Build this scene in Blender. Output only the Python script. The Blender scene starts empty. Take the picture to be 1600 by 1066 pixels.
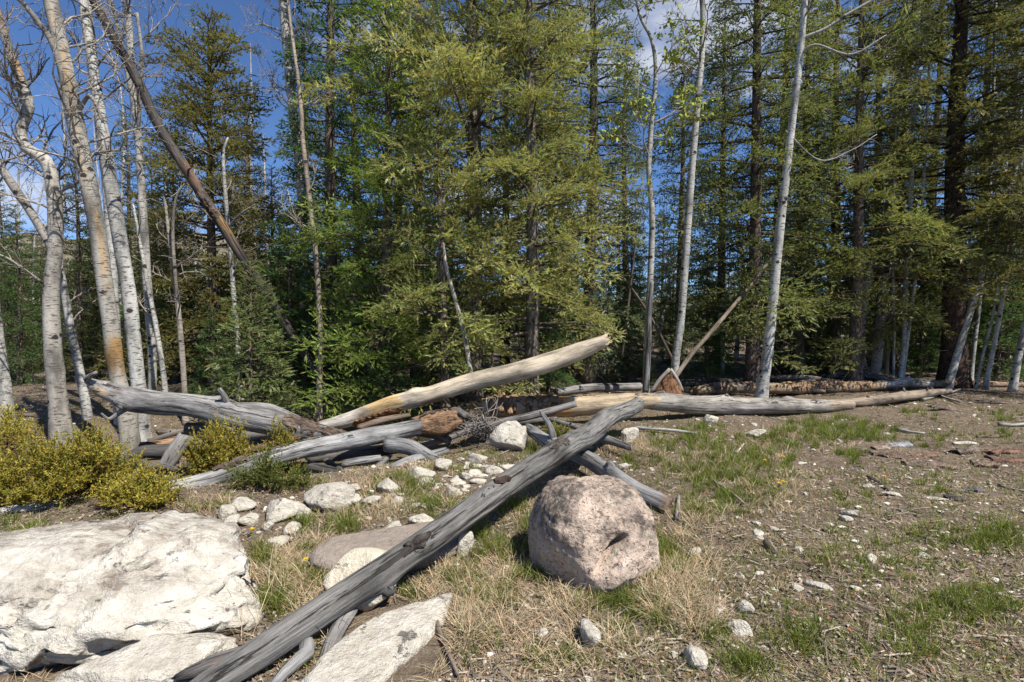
import bpy, bmesh, math
import numpy as np
from mathutils import Vector

# ------------------------------------------------------------------ camera, sky, sun, exposure
SC = bpy.context.scene
COL = SC.collection
CAM_Z = 1.6
PITCH = math.atan(33 / 800)
cam_d = bpy.data.cameras.new('camera')
cam = bpy.data.objects.new('camera', cam_d)
COL.objects.link(cam)
cam.location = (0, 0, CAM_Z)
cam.rotation_euler = (math.pi / 2 - PITCH, 0, 0)
cam_d.sensor_width = 36
cam_d.lens = 18
cam_d.clip_start = 0.05
cam_d.clip_end = 2000
SC.camera = cam

SUN_EL = math.radians(56)
SUN_H = Vector((0.74, -0.67)).normalized()
SUN_V = Vector((SUN_H.x * math.cos(SUN_EL), SUN_H.y * math.cos(SUN_EL), math.sin(SUN_EL)))
W = bpy.data.worlds.new('World')
SC.world = W
W.use_nodes = True
nt = W.node_tree
for n in list(nt.nodes):
    nt.nodes.remove(n)
w_out = nt.nodes.new('ShaderNodeOutputWorld')
w_bg = nt.nodes.new('ShaderNodeBackground')
w_sky = nt.nodes.new('ShaderNodeTexSky')
w_sky.sky_type = 'NISHITA'
w_sky.sun_disc = False
w_sky.sun_elevation = SUN_EL
w_sky.sun_rotation = math.atan2(SUN_H.x, SUN_H.y)
w_sky.altitude = 2600
w_sky.air_density = 1.0
w_sky.dust_density = 0.1
w_sky.ozone_density = 5.0
w_tc = nt.nodes.new('ShaderNodeTexCoord')
w_map = nt.nodes.new('ShaderNodeMapping')
w_map.inputs['Scale'].default_value = (1.0, 1.0, 2.6)
w_map.inputs['Location'].default_value = (0.62, 0.35, 0.30)
w_no = nt.nodes.new('ShaderNodeTexNoise')
w_no.inputs['Scale'].default_value = 2.3
w_no.inputs['Detail'].default_value = 7
w_no.inputs['Roughness'].default_value = 0.55
w_rmp = nt.nodes.new('ShaderNodeValToRGB')
w_rmp.color_ramp.elements[0].position = 0.53
w_rmp.color_ramp.elements[0].color = (0, 0, 0, 1)
w_rmp.color_ramp.elements[1].position = 0.72
w_rmp.color_ramp.elements[1].color = (0.9, 0.9, 0.9, 1)
w_mix = nt.nodes.new('ShaderNodeMix')
w_mix.data_type = 'RGBA'
w_mix.inputs[7].default_value = (6.3, 6.5, 6.9, 1)
nt.links.new(w_tc.outputs['Generated'], w_map.inputs['Vector'])
nt.links.new(w_map.outputs['Vector'], w_no.inputs['Vector'])
nt.links.new(w_no.outputs['Fac'], w_rmp.inputs['Fac'])
nt.links.new(w_rmp.outputs['Color'], w_mix.inputs[0])
w_tint = nt.nodes.new('ShaderNodeMix')
w_tint.data_type = 'RGBA'
w_tint.blend_type = 'MULTIPLY'
w_tint.inputs[0].default_value = 1.0
w_tint.inputs[7].default_value = (0.80, 0.93, 1.08, 1)      # polarised, deep mountain blue
nt.links.new(w_sky.outputs['Color'], w_tint.inputs[6])
nt.links.new(w_tint.outputs[2], w_mix.inputs[6])
nt.links.new(w_mix.outputs[2], w_bg.inputs['Color'])
w_bg.inputs['Strength'].default_value = 0.09
nt.links.new(w_bg.outputs['Background'], w_out.inputs['Surface'])

sun_d = bpy.data.lights.new('sun', 'SUN')
sun_d.energy = 4.9
sun_d.angle = math.radians(0.53)
sun_d.color = (1.0, 0.95, 0.87)
sun = bpy.data.objects.new('sun', sun_d)
COL.objects.link(sun)
sun.rotation_euler = SUN_V.to_track_quat('Z', 'Y').to_euler()
sun.location = (20, -8, 30)

SC.view_settings.view_transform = 'Standard'
SC.view_settings.look = 'None'
SC.view_settings.gamma = 1
SC.view_settings.exposure = 0.66
SC.view_settings.use_curve_mapping = False
SC.render.engine = 'CYCLES'
SC.cycles.max_bounces = 5
SC.cycles.diffuse_bounces = 3
SC.cycles.glossy_bounces = 2
SC.cycles.transmission_bounces = 3

# ------------------------------------------------------------------ noise, projection, mesh helpers
def _hash(ix, iy, iz, seed):
    h = (ix.astype(np.int64) * 374761393 + iy.astype(np.int64) * 668265263
         + iz.astype(np.int64) * 2147483647 + seed * 144665) & 0xFFFFFFFF
    h = ((h ^ (h >> 13)) * 1274126177) & 0xFFFFFFFF
    h = ((h ^ (h >> 16)) * 2246822519) & 0xFFFFFFFF
    return ((h ^ (h >> 15)) & 0xFFFF) / 32767.5 - 1.0

def vnoise(p, seed=0):
    p = np.asarray(p, dtype=np.float64)
    i = np.floor(p).astype(np.int64)
    f = p - i
    f = f * f * f * (f * (f * 6 - 15) + 10)
    x, y, z = i[..., 0], i[..., 1], i[..., 2]
    fx, fy, fz = f[..., 0], f[..., 1], f[..., 2]
    def L(a, b, t):
        return a + (b - a) * t
    return L(L(L(_hash(x, y, z, seed), _hash(x + 1, y, z, seed), fx),
               L(_hash(x, y + 1, z, seed), _hash(x + 1, y + 1, z, seed), fx), fy),
             L(L(_hash(x, y, z + 1, seed), _hash(x + 1, y, z + 1, seed), fx),
               L(_hash(x, y + 1, z + 1, seed), _hash(x + 1, y + 1, z + 1, seed), fx), fy), fz)

def fbm(p, octv=4, seed=0, gain=0.5):
    p = np.asarray(p, dtype=np.float64)
    a, s, tot = 1.0, 0.0, 0.0
    for o in range(octv):
        s = s + a * vnoise(p * (2 ** o) + 17.3 * o, seed + o)
        tot += a
        a *= gain
    return s / tot

def gz(x, y):
    """height of the ground"""
    x = np.asarray(x, dtype=np.float64)
    y = np.asarray(y, dtype=np.float64)
    q = np.stack([x, y, np.zeros_like(x)], -1)
    z = 0.07 * vnoise(q * 0.35, 5) + 0.03 * vnoise(q * 1.1, 6) + 0.012 * vnoise(q * 3.5, 7) + 0.006 * vnoise(q * 9, 8)
    # hollow that holds the log pile and the left trees
    u = np.sqrt(((x + 3.3) / 3.7) ** 2 + ((y - 7.4) / 2.5) ** 2)
    z = z - 0.36 * (1 - np.clip((u - 0.62) / 0.42, 0, 1) ** 2 * (3 - 2 * np.clip((u - 0.62) / 0.42, 0, 1)))
    far = np.clip((y - 16) / 30, 0, 1)
    return z + far * far * 1.2

def P(px, py, d):
    """point that lies d metres ahead on the ray through a pixel of the 1600 px wide photograph"""
    u, v = (px - 800) / 800, (533 - py) / 800
    yy = math.cos(PITCH) + math.sin(PITCH) * v
    zz = -math.sin(PITCH) + math.cos(PITCH) * v
    s = d / yy
    return np.array([u * s, d, CAM_Z + zz * s])

def G(px, py):
    """ground point under a pixel"""
    d = 3.0
    u, v = (px - 800) / 800, (533 - py) / 800
    yy = math.cos(PITCH) + math.sin(PITCH) * v
    zz = -math.sin(PITCH) + math.cos(PITCH) * v
    z = 0.0
    for _ in range(6):
        d = (z - CAM_Z) / zz * yy
        z = float(gz(u * d / yy, d))
    return np.array([u * d / yy, d, z])

def XD(px, d):
    """ground point d metres ahead in the column px"""
    x = (px - 800) / 800 * d
    return np.array([x, d, float(gz(x, d))])

def new_mesh(name, V, tris=None, quads=None, col=None, tc=None, smooth=True, matidx=None):
    me = bpy.data.meshes.new(name)
    V = np.ascontiguousarray(V, dtype=np.float32)
    me.vertices.add(len(V))
    me.vertices.foreach_set('co', V.ravel())
    nt_ = 0 if tris is None else len(tris)
    nq = 0 if quads is None else len(quads)
    loops = []
    if nt_:
        loops.append(np.asarray(tris, dtype=np.int32).ravel())
    if nq:
        loops.append(np.asarray(quads, dtype=np.int32).ravel())
    lp = np.concatenate(loops)
    me.loops.add(len(lp))
    me.loops.foreach_set('vertex_index', lp)
    me.polygons.add(nt_ + nq)
    st = np.concatenate([np.arange(nt_) * 3, nt_ * 3 + np.arange(nq) * 4]).astype(np.int32)
    me.polygons.foreach_set('loop_start', st)
    me.polygons.foreach_set('use_smooth', np.full(nt_ + nq, smooth, dtype=bool))
    if matidx is not None:
        me.polygons.foreach_set('material_index', np.asarray(matidx, dtype=np.int32))
    me.update(calc_edges=True)
    if col is not None:
        c = np.ones((len(V), 4), dtype=np.float32)
        c[:, :3] = col
        at = me.color_attributes.new('Col', 'FLOAT_COLOR', 'POINT')
        at.data.foreach_set('color', c.ravel())
    if tc is not None:
        at = me.attributes.new('tc', 'FLOAT_VECTOR', 'POINT')
        at.data.foreach_set('vector', np.ascontiguousarray(tc, dtype=np.float32).ravel())
    return me

def link(name, me, mat=None, parent=None):
    if mat is not None and not me.materials:
        me.materials.append(mat)
    o = bpy.data.objects.new(name, me)
    COL.objects.link(o)
    if parent is not None:
        o.parent = parent
    return o

def tag(o, label=None, cat=None, group=None, kind=None):
    if label:
        o['label'] = label
    if cat:
        o['category'] = cat
    if group:
        o['group'] = group
    if kind:
        o['kind'] = kind
    return o

def empty(name, loc=(0, 0, 0)):
    o = bpy.data.objects.new(name, None)
    COL.objects.link(o)
    o.location = loc
    o.empty_display_size = 0.2
    return o

class MB:
    """collects pieces and builds them as one mesh"""
    def __init__(self):
        self.V, self.T, self.Q, self.C, self.K = [], [], [], [], []
        self.n = 0
    def add(self, V, T=None, Q=None, col=(0.5, 0.5, 0.5), tc=None):
        V = np.asarray(V, dtype=np.float64)
        m = len(V)
        self.V.append(V)
        if T is not None and len(T):
            self.T.append(np.asarray(T) + self.n)
        if Q is not None and len(Q):
            self.Q.append(np.asarray(Q) + self.n)
        c = np.empty((m, 3))
        c[:] = col
        self.C.append(c)
        self.K.append(np.zeros((m, 3)) if tc is None else tc)
        self.n += m
    def mesh(self, name, smooth=True):
        return new_mesh(name, np.concatenate(self.V),
                        np.concatenate(self.T) if self.T else None,
                        np.concatenate(self.Q) if self.Q else None,
                        np.concatenate(self.C), np.concatenate(self.K), smooth)
    def build(self, name, mat, parent=None, smooth=True, org=None):
        if org is not None:
            self.V = [v - np.asarray(org) for v in self.V]
        return link(name, self.mesh(name, smooth), mat, parent)

def resample(pts, n):
    """Catmull-Rom through pts, n points evenly spaced"""
    pts = np.asarray(pts, dtype=np.float64)
    if len(pts) == 2:
        t = np.linspace(0, 1, n)[:, None]
        return pts[0] * (1 - t) + pts[1] * t
    e = np.concatenate([[2 * pts[0] - pts[1]], pts, [2 * pts[-1] - pts[-2]]])
    out = []
    for i in range(len(pts) - 1):
        a, b, c, d = e[i], e[i + 1], e[i + 2], e[i + 3]
        t = np.linspace(0, 1, 24, endpoint=False)[:, None]
        out.append(0.5 * ((2 * b) + (c - a) * t + (2 * a - 5 * b + 4 * c - d) * t ** 2 + (-a + 3 * b - 3 * c + d) * t ** 3))
    out.append(pts[-1:])
    c = np.concatenate(out)
    s = np.concatenate([[0], np.cumsum(np.linalg.norm(np.diff(c, axis=0), axis=1))])
    q = np.linspace(0, s[-1], n)
    return np.stack([np.interp(q, s, c[:, k]) for k in range(3)], -1)

def frames(c):
    t = np.gradient(c, axis=0)
    t /= np.linalg.norm(t, axis=1)[:, None] + 1e-12
    up = np.array([0, 0, 1.0]) if abs(t[0, 2]) < 0.8 else np.array([0, -1.0, 0])
    N = np.zeros_like(c)
    n = up - t[0] * up.dot(t[0])
    N[0] = n / np.linalg.norm(n)
    for i in range(1, len(c)):
        n = N[i - 1] - t[i] * N[i - 1].dot(t[i])
        N[i] = n / (np.linalg.norm(n) + 1e-12)
    B = np.cross(t, N)
    return t, N, B

def tube(c, r, ns=8, disp=None, jag=(0, 0), cap=True, dish=0.3, rng=None, squash=1.0):
    """verts, tris, quads, tc, (theta, s) of a tube round the centreline c; theta 0 is its upper side"""
    n = len(c)
    t, N, B = frames(c)
    s = np.concatenate([[0], np.cumsum(np.linalg.norm(np.diff(c, axis=0), axis=1))])
    th = np.arange(ns) * 2 * math.pi / ns
    TH, S = np.meshgrid(th, s)
    R = np.repeat(np.asarray(r)[:, None], ns, 1)
    if disp is not None:
        R = R * (1 + disp(TH, S))
    d = N[:, None, :] * np.cos(TH)[..., None] * squash + B[:, None, :] * np.sin(TH)[..., None]
    V = c[:, None, :] + d * R[..., None]
    if rng is not None and (jag[0] or jag[1]):
        for e, ix in ((0, [0, 1]), (1, [n - 1, n - 2])):
            if jag[e]:
                off = rng.uniform(-1, 1, ns) * jag[e]
                off = 0.5 * off + 0.5 * np.roll(off, 1)
                sg = -1 if e == 0 else 1
                for k, j in enumerate(ix):
                    V[j] += (t[j] * sg)[None, :] * (off * (1 - 0.5 * k))[:, None]
    V = V.reshape(-1, 3)
    i = np.arange(n - 1)[:, None] * ns
    j = np.arange(ns)[None, :]
    j2 = (j + 1) % ns
    Q = np.stack([i + j, i + j2, i + ns + j2, i + ns + j], -1).reshape(-1, 4)
    tc = np.stack([np.cos(TH) * R, np.sin(TH) * R, S], -1).reshape(-1, 3)
    T = []
    ths = np.stack([TH.ravel(), S.ravel()], -1)
    if cap:
        a = len(V)
        e0 = c[0] + t[0] * r[0] * dish
        e1 = c[-1] - t[-1] * r[-1] * dish
        V = np.concatenate([V, [e0, e1]])
        tc = np.concatenate([tc, [[0, 0, 0], [0, 0, s[-1]]]])
        ths = np.concatenate([ths, [[0, 0], [0, s[-1]]]])
        k = np.arange(ns)
        k2 = (k + 1) % ns
        T = np.concatenate([np.stack([np.full(ns, a), k2, k], -1),
                            np.stack([np.full(ns, a + 1), (n - 1) * ns + k, (n - 1) * ns + k2], -1)])
    return V, T, Q, tc, ths

# ------------------------------------------------------------------ materials
def mat_base(name, rough=0.85, spec=0.25):
    m = bpy.data.materials.new(name)
    m.use_nodes = True
    t = m.node_tree
    b = t.nodes['Principled BSDF']
    b.inputs['Roughness'].default_value = rough
    b.inputs['Specular IOR Level'].default_value = spec
    return m, t, b

class NT:
    def __init__(self, t):
        self.t = t
    def n(self, ty, **kw):
        x = self.t.nodes.new(ty)
        for k, v in kw.items():
            if k.startswith('_'):
                setattr(x, k[1:], v)
            else:
                x.inputs[k].default_value = v
        return x
    def l(self, a, b):
        self.t.links.new(a, b)
    def attr(self, name):
        return self.n('ShaderNodeAttribute', _attribute_name=name)
    def noise(self, vec, scale, stretch=None, detail=4, rough=0.55, dist=0.0):
        if stretch is not None:
            m = self.n('ShaderNodeMapping')
            m.inputs['Scale'].default_value = stretch
            self.l(vec, m.inputs['Vector'])
            vec = m.outputs['Vector']
        x = self.n('ShaderNodeTexNoise', Scale=scale, Detail=detail, Roughness=rough, Distortion=dist)
        self.l(vec, x.inputs['Vector'])
        return x.outputs['Fac']
    def ramp(self, fac, stops):
        r = self.n('ShaderNodeValToRGB')
        e = r.color_ramp.elements
        while len(e) < len(stops):
            e.new(0.5)
        for el, (p, c) in zip(e, stops):
            el.position = p
            el.color = (c, c, c, 1) if not hasattr(c, '__len__') else (*c, 1)
        self.l(fac, r.inputs['Fac'])
        return r.outputs['Color']
    def mix(self, fac, a, b, mode='MIX'):
        x = self.n('ShaderNodeMix', _data_type='RGBA', _blend_type=mode)
        for s, v in ((0, fac), (6, a), (7, b)):
            if hasattr(v, 'is_linked'):
                self.l(v, x.inputs[s])
            elif s == 0:
                x.inputs[0].default_value = v
            else:
                x.inputs[s].default_value = (*v, 1) if len(v) == 3 else v
        return x.outputs[2]
    def bump(self, h, strength, dist, b):
        x = self.n('ShaderNodeBump', Strength=strength, Distance=dist)
        self.l(h, x.inputs['Height'])
        self.l(x.outputs['Normal'], b.inputs['Normal'])
    def add(self, a, b, op='ADD'):
        x = self.n('ShaderNodeMath', _operation=op)
        for k, v in ((0, a), (1, b)):
            if hasattr(v, 'is_linked'):
                self.l(v, x.inputs[k])
            else:
                x.inputs[k].default_value = v
        return x.outputs[0]
    def geo(self):
        return self.n('ShaderNodeTexCoord').outputs['Object']

def m_foliage(name, tr=0.3, rough=0.55):
    m, t, b = mat_base(name, rough, 0.3)
    N = NT(t)
    c = N.attr('Col').outputs['Color']
    oi = N.n('ShaderNodeObjectInfo').outputs['Random']
    hs = N.n('ShaderNodeHueSaturation')
    vr = N.n('ShaderNodeMapRange')
    vr.inputs['To Min'].default_value = 0.85
    vr.inputs['To Max'].default_value = 1.15
    N.l(oi, vr.inputs['Value'])
    N.l(vr.outputs['Result'], hs.inputs['Value'])
    N.l(c, hs.inputs['Color'])
    N.l(hs.outputs['Color'], b.inputs['Base Color'])
    tb = N.n('ShaderNodeBsdfTranslucent')
    N.l(N.mix(1.0, hs.outputs['Color'], (1.15, 1.2, 0.65), 'MULTIPLY'), tb.inputs['Color'])
    mx = N.n('ShaderNodeMixShader', Fac=tr)
    out = t.nodes['Material Output']
    N.l(b.outputs['BSDF'], mx.inputs[1])
    N.l(tb.outputs['BSDF'], mx.inputs[2])
    N.l(mx.outputs[0], out.inputs['Surface'])
    return m

def m_vcol(name, rough=0.9, grain=0.0, gs=40.0):
    m, t, b = mat_base(name, rough, 0.15)
    N = NT(t)
    c = N.attr('Col').outputs['Color']
    if grain:
        f = N.noise(N.geo(), gs, detail=3)
        c = N.mix(1.0, c, N.ramp(f, [(0.3, 1 - grain), (0.7, 1 + grain)]), 'MULTIPLY')
        N.bump(f, 0.5, 0.01, b)
    N.l(c, b.inputs['Base Color'])
    return m

def m_wood(name, grain=0.55, crack=1.0):
    """weathered wood: the log's own tone (Col) under lengthwise grain, checks and grey blotches"""
    m, t, b = mat_base(name, 0.78, 0.22)
    N = NT(t)
    tc = N.attr('tc').outputs['Vector']
    g1 = N.noise(tc, 85, (1, 1, 0.05), 6, 0.7, 0.3)
    g2 = N.noise(tc, 30, (1, 1, 0.05), 5, 0.6, 0.4)
    bl = N.noise(tc, 5, (1, 1, 0.35), 4, 0.6)
    c = N.attr('Col').outputs['Color']
    c = N.mix(1.0, c, N.ramp(g1, [(0.30, 1 - grain), (0.5, 1.0), (0.70, 1 + grain * 0.7)]), 'MULTIPLY')
    c = N.mix(1.0, c, N.ramp(bl, [(0.34, 0.42), (0.5, 0.95), (0.66, 1.35)]), 'MULTIPLY')
    ck = N.ramp(g2, [(0.385, 0.0), (0.42, 1.0)])
    ckm = N.mix(crack, (1, 1, 1), ck)
    c = N.mix(1.0, c, N.mix(ckm, (0.25, 0.23, 0.21), (1, 1, 1)), 'MULTIPLY')
    N.l(c, b.inputs['Base Color'])
    h = N.add(N.add(g1, 0.5, 'MULTIPLY'), N.add(ckm, 0.8, 'MULTIPLY'))
    N.bump(h, 1.0, 0.02, b)
    return m

def m_aspen(name, base=(0.56, 0.54, 0.48), dark=0.5):
    m, t, b = mat_base(name, 0.8, 0.2)
    N = NT(t)
    tc = N.attr('tc').outputs['Vector']
    oi = N.n('ShaderNodeObjectInfo').outputs['Random']
    off = N.n('ShaderNodeVectorMath', _operation='ADD')
    cmb = N.n('ShaderNodeCombineXYZ')
    N.l(N.add(oi, 37.0, 'MULTIPLY'), cmb.inputs['Z'])
    N.l(tc, off.inputs[0])
    N.l(cmb.outputs[0], off.inputs[1])
    v = off.outputs[0]
    pat = N.noise(v, 2.2, (1.5, 1.5, 0.6), 5, 0.65)
    len1 = N.noise(v, 9, (1.0, 1.0, 5.5), 4, 0.65)
    len2 = N.noise(v, 26, (0.8, 0.8, 4.0), 3, 0.6)
    vo = N.n('ShaderNodeTexVoronoi', Scale=2.6)
    vm = N.n('ShaderNodeMapping')
    vm.inputs['Scale'].default_value = (1.5, 1.5, 1.9)
    N.l(v, vm.inputs['Vector'])
    N.l(vm.outputs[0], vo.inputs['Vector'])
    kn = N.noise(v, 40, (1, 1, 1.6), 3)
    knot = N.ramp(N.add(vo.outputs['Distance'], N.add(kn, 0.22, 'MULTIPLY')), [(0.25, 0.0), (0.29, 1.0)])
    c = N.attr('Col').outputs['Color']
    c = N.mix(1.0, c, N.ramp(pat, [(0.34, 0.35), (0.48, 0.88), (0.68, 1.2)]), 'MULTIPLY')
    l1 = N.ramp(len1, [(0.385, 0.0), (0.43, 1.0)])
    l2 = N.ramp(len2, [(0.34, 0.35), (0.46, 1.0)])
    c = N.mix(N.mix(1.0, l1, l2, 'MULTIPLY'), (0.09, 0.08, 0.07), c)
    c = N.mix(knot, (0.035, 0.03, 0.028), c)
    N.l(c, b.inputs['Base Color'])
    N.bump(N.add(N.add(l1, knot), N.add(pat, 0.8, 'MULTIPLY')), 0.6, 0.012, b)
    return m

def m_bark(name):
    m, t, b = mat_base(name, 0.92, 0.1)
    N = NT(t)
    tc = N.attr('tc').outputs['Vector']
    f = N.noise(tc, 30, (1, 1, 0.4), 6, 0.7, 0.8)
    g = N.noise(tc, 6, None, 4)
    c = N.attr('Col').outputs['Color']
    c = N.mix(1.0, c, N.ramp(f, [(0.36, 0.25), (0.5, 0.95), (0.66, 1.8)]), 'MULTIPLY')
    c = N.mix(1.0, c, N.ramp(g, [(0.3, 0.7), (0.7, 1.3)]), 'MULTIPLY')
    N.l(c, b.inputs['Base Color'])
    N.bump(f, 0.9, 0.03, b)
    return m

def m_rock(name, base, pale, stain, stain_amt=0.5, dark=(0.06, 0.055, 0.05), spots=0.0, scale=1.0, stain_z=None, lichen=None, bump=1.0, joints=0.0):
    m, t, b = mat_base(name, 0.9, 0.15)
    N = NT(t)
    p = N.geo()
    oi = N.n('ShaderNodeObjectInfo').outputs['Random']
    n1 = N.noise(p, 3.5 * scale, None, 8, 0.7, 0.1)
    n2 = N.noise(p, 17 * scale, None, 5, 0.65)
    n3 = N.noise(p, 70 * scale, None, 3, 0.7)
    strata = N.noise(p, 5 * scale, (0.8, 0.8, 1.8), 6, 0.7, 0.5)
    c = N.mix(N.ramp(n1, [(0.35, 0.0), (0.65, 1.0)]), base, pale)
    c = N.mix(1.0, c, N.ramp(n2, [(0.3, 0.78), (0.55, 1.0), (0.75, 1.1)]), 'MULTIPLY')
    sm = N.noise(p, 2.4 * scale, None, 8, 0.75, 0.1)
    lo, hi = 0.62 - 0.22 * stain_amt, 0.74 - 0.22 * stain_amt
    sf = N.ramp(sm, [(lo, 0.0), (hi, 1.0)])
    if stain_z is not None:
        sx = N.n('ShaderNodeSeparateXYZ')
        N.l(p, sx.inputs[0])
        mr = N.n('ShaderNodeMapRange')
        mr.inputs['From Min'].default_value = stain_z[0]
        mr.inputs['From Max'].default_value = stain_z[1]
        N.l(sx.outputs['Z'], mr.inputs['Value'])
        sf = N.mix(1.0, sf, mr.outputs[0], 'MULTIPLY')
    br = N.ramp(n2, [(0.36, 0.2), (0.52, 1.0)])
    c = N.mix(N.mix(1.0, sf, br, 'MULTIPLY'), c, stain)
    crack = N.ramp(strata, [(0.34, 0.0), (0.39, 1.0)])
    c = N.mix(crack, N.mix(0.7, c, dark), c)
    if spots:
        sp = N.ramp(N.noise(p, 46 * scale, None, 3, 0.7), [(0.60 - 0.06 * spots, 1.0), (0.70 - 0.06 * spots, 0.0)])
        c = N.mix(sp, dark, c)
    if lichen is not None:
        lf = N.ramp(N.noise(p, 5.5 * scale, None, 5, 0.7, 0.3), [(0.62, 0.0), (0.66, 0.8)])
        c = N.mix(lf, c, lichen)
    N.l(c, b.inputs['Base Color'])
    h = N.add(N.add(N.add(n1, 1.2, 'MULTIPLY'), N.add(n2, 0.55, 'MULTIPLY')), N.add(N.add(n3, 0.16, 'MULTIPLY'), N.add(crack, 0.35, 'MULTIPLY')))
    if joints:
        wv = N.n('ShaderNodeTexNoise', Scale=3.0, Detail=4, Roughness=0.6)
        N.l(p, wv.inputs['Vector'])
        va = N.n('ShaderNodeVectorMath', _operation='MULTIPLY_ADD')
        va.inputs[1].default_value = (0.45, 0.45, 0.45)
        N.l(wv.outputs['Color'], va.inputs[0])
        N.l(p, va.inputs[2])
        vo = N.n('ShaderNodeTexVoronoi', Scale=joints, _feature='DISTANCE_TO_EDGE')
        N.l(va.outputs[0], vo.inputs['Vector'])
        jt = N.ramp(vo.outputs['Distance'], [(0.0, 0.0), (0.012, 1.0)])
        jt = N.mix(N.ramp(N.noise(p, 2.2, None, 3), [(0.54, 0.0), (0.60, 1.0)]), (1, 1, 1), jt)
        c = N.mix(jt, N.mix(0.55, c, dark), c)
        N.l(c, b.inputs['Base Color'])
        h = N.add(h, N.add(jt, 0.9, 'MULTIPLY'))
    N.bump(h, bump, 0.06 / scale, b)
    return m

M = {}
M['needle'] = m_foliage('conifer_needles', 0.42, 0.5)
M['juniper'] = m_foliage('juniper_needles', 0.25, 0.5)
M['grass'] = m_foliage('grass_blades', 0.4, 0.5)
M['straw'] = m_vcol('dry_straw', 0.7)
M['flake'] = m_vcol('litter_flakes', 0.9)
M['chip'] = m_vcol('bark_flakes', 0.9, 0.4, 30)
M['wood'] = m_wood('weathered_wood', 0.6, 0.9)
M['cream'] = m_wood('peeled_wood', 0.16, 0.25)
M['rot'] = m_bark('rotten_wood')
M['aspen'] = m_aspen('aspen_bark')
M['bark'] = m_bark('conifer_bark')
M['lime'] = m_rock('white_limestone', (0.44, 0.395, 0.32), (0.63, 0.595, 0.52), (0.30, 0.25, 0.19), 0.5)
M['limebig'] = m_rock('white_limestone_stained', (0.51, 0.465, 0.385), (0.66, 0.625, 0.55), (0.25, 0.21, 0.17), 0.85, stain_z=(0.30, 0.37), scale=1.3)
M['cream_rock'] = m_rock('cream_limestone', (0.60, 0.53, 0.40), (0.68, 0.62, 0.49), (0.45, 0.38, 0.28), 0.1, scale=1.5)
M['tan_rock'] = m_rock('tan_sandstone', (0.27, 0.225, 0.185), (0.33, 0.28, 0.235), (0.2, 0.165, 0.135), 0.3, scale=1.4)
M['pink'] = m_rock('pink_volcanic_rock', (0.51, 0.395, 0.31), (0.61, 0.485, 0.39), (0.13, 0.108, 0.09), 1.0, dark=(0.08, 0.065, 0.055), spots=0.6, stain_z=(0.24, 0.34), lichen=(0.38, 0.39, 0.29), scale=1.2)
M['pebble'] = m_rock('white_pebble', (0.36, 0.325, 0.27), (0.58, 0.55, 0.48), (0.26, 0.22, 0.175), 0.5, scale=0.12, bump=0.15)

# ------------------------------------------------------------------ ground and far hillside
EXCL = []          # footprints of rocks (x, y, rx, ry)

def build_ground():
    xs = np.concatenate([np.linspace(-90, -8, 28)[:-1], np.linspace(-8, 10, 190), np.linspace(10, 90, 28)[1:]])
    ys = np.concatenate([np.linspace(-12, 1.2, 10)[:-1], np.linspace(1.2, 14, 150), np.linspace(14, 190, 40)[1:]])
    X, Y = np.meshgrid(xs, ys)
    Z = gz(X, Y)
    near = np.clip((12 - np.hypot(X, Y)) / 6, 0, 1)
    q = np.stack([X, Y, 0 * X], -1)
    Z = Z + near * 0.008 * fbm(q * 14, 2, 31)
    V = np.stack([X, Y, Z], -1).reshape(-1, 3)
    nx, ny = len(xs), len(ys)
    i = np.arange(ny - 1)[:, None] * nx
    j = np.arange(nx - 1)[None, :]
    Q = np.stack([i + j, i + j + 1, i + nx + j + 1, i + nx + j], -1).reshape(-1, 4)
    m, t, b = mat_base('forest_soil', 0.95, 0.1)
    N = NT(t)
    p = N.geo()
    n1 = N.noise(p, 1.3, None, 5, 0.6)
    n2 = N.noise(p, 14, None, 5, 0.7)
    n3 = N.noise(p, 90, None, 3, 0.7)
    c = N.mix(N.ramp(n1, [(0.35, 0.0), (0.65, 1.0)]), (0.085, 0.06, 0.042), (0.14, 0.108, 0.075))
    c = N.mix(N.ramp(n2, [(0.4, 0.0), (0.7, 0.75)]), c, (0.20, 0.165, 0.125))
    c = N.mix(1.0, c, N.ramp(n3, [(0.3, 0.55), (0.7, 1.5)]), 'MULTIPLY')
    vo = N.n('ShaderNodeTexVoronoi', Scale=34, Randomness=1.0)
    N.l(p, vo.inputs['Vector'])
    sp = N.ramp(vo.outputs['Distance'], [(0.10, 1.0), (0.17, 0.0)])
    sp = N.mix(1.0, sp, N.ramp(N.noise(p, 3.0, None, 3), [(0.5, 0.0), (0.6, 1.0)]), 'MULTIPLY')
    c = N.mix(sp, c, (0.52, 0.49, 0.43))
    N.l(c, b.inputs['Base Color'])
    N.bump(N.add(n2, N.add(n3, 0.5, 'MULTIPLY')), 1.0, 0.02, b)
    o = link('ground', new_mesh('ground', V, None, Q), m)
    tag(o, 'dry brown ground scattered with litter and white gravel', None, None, 'structure')

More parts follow.
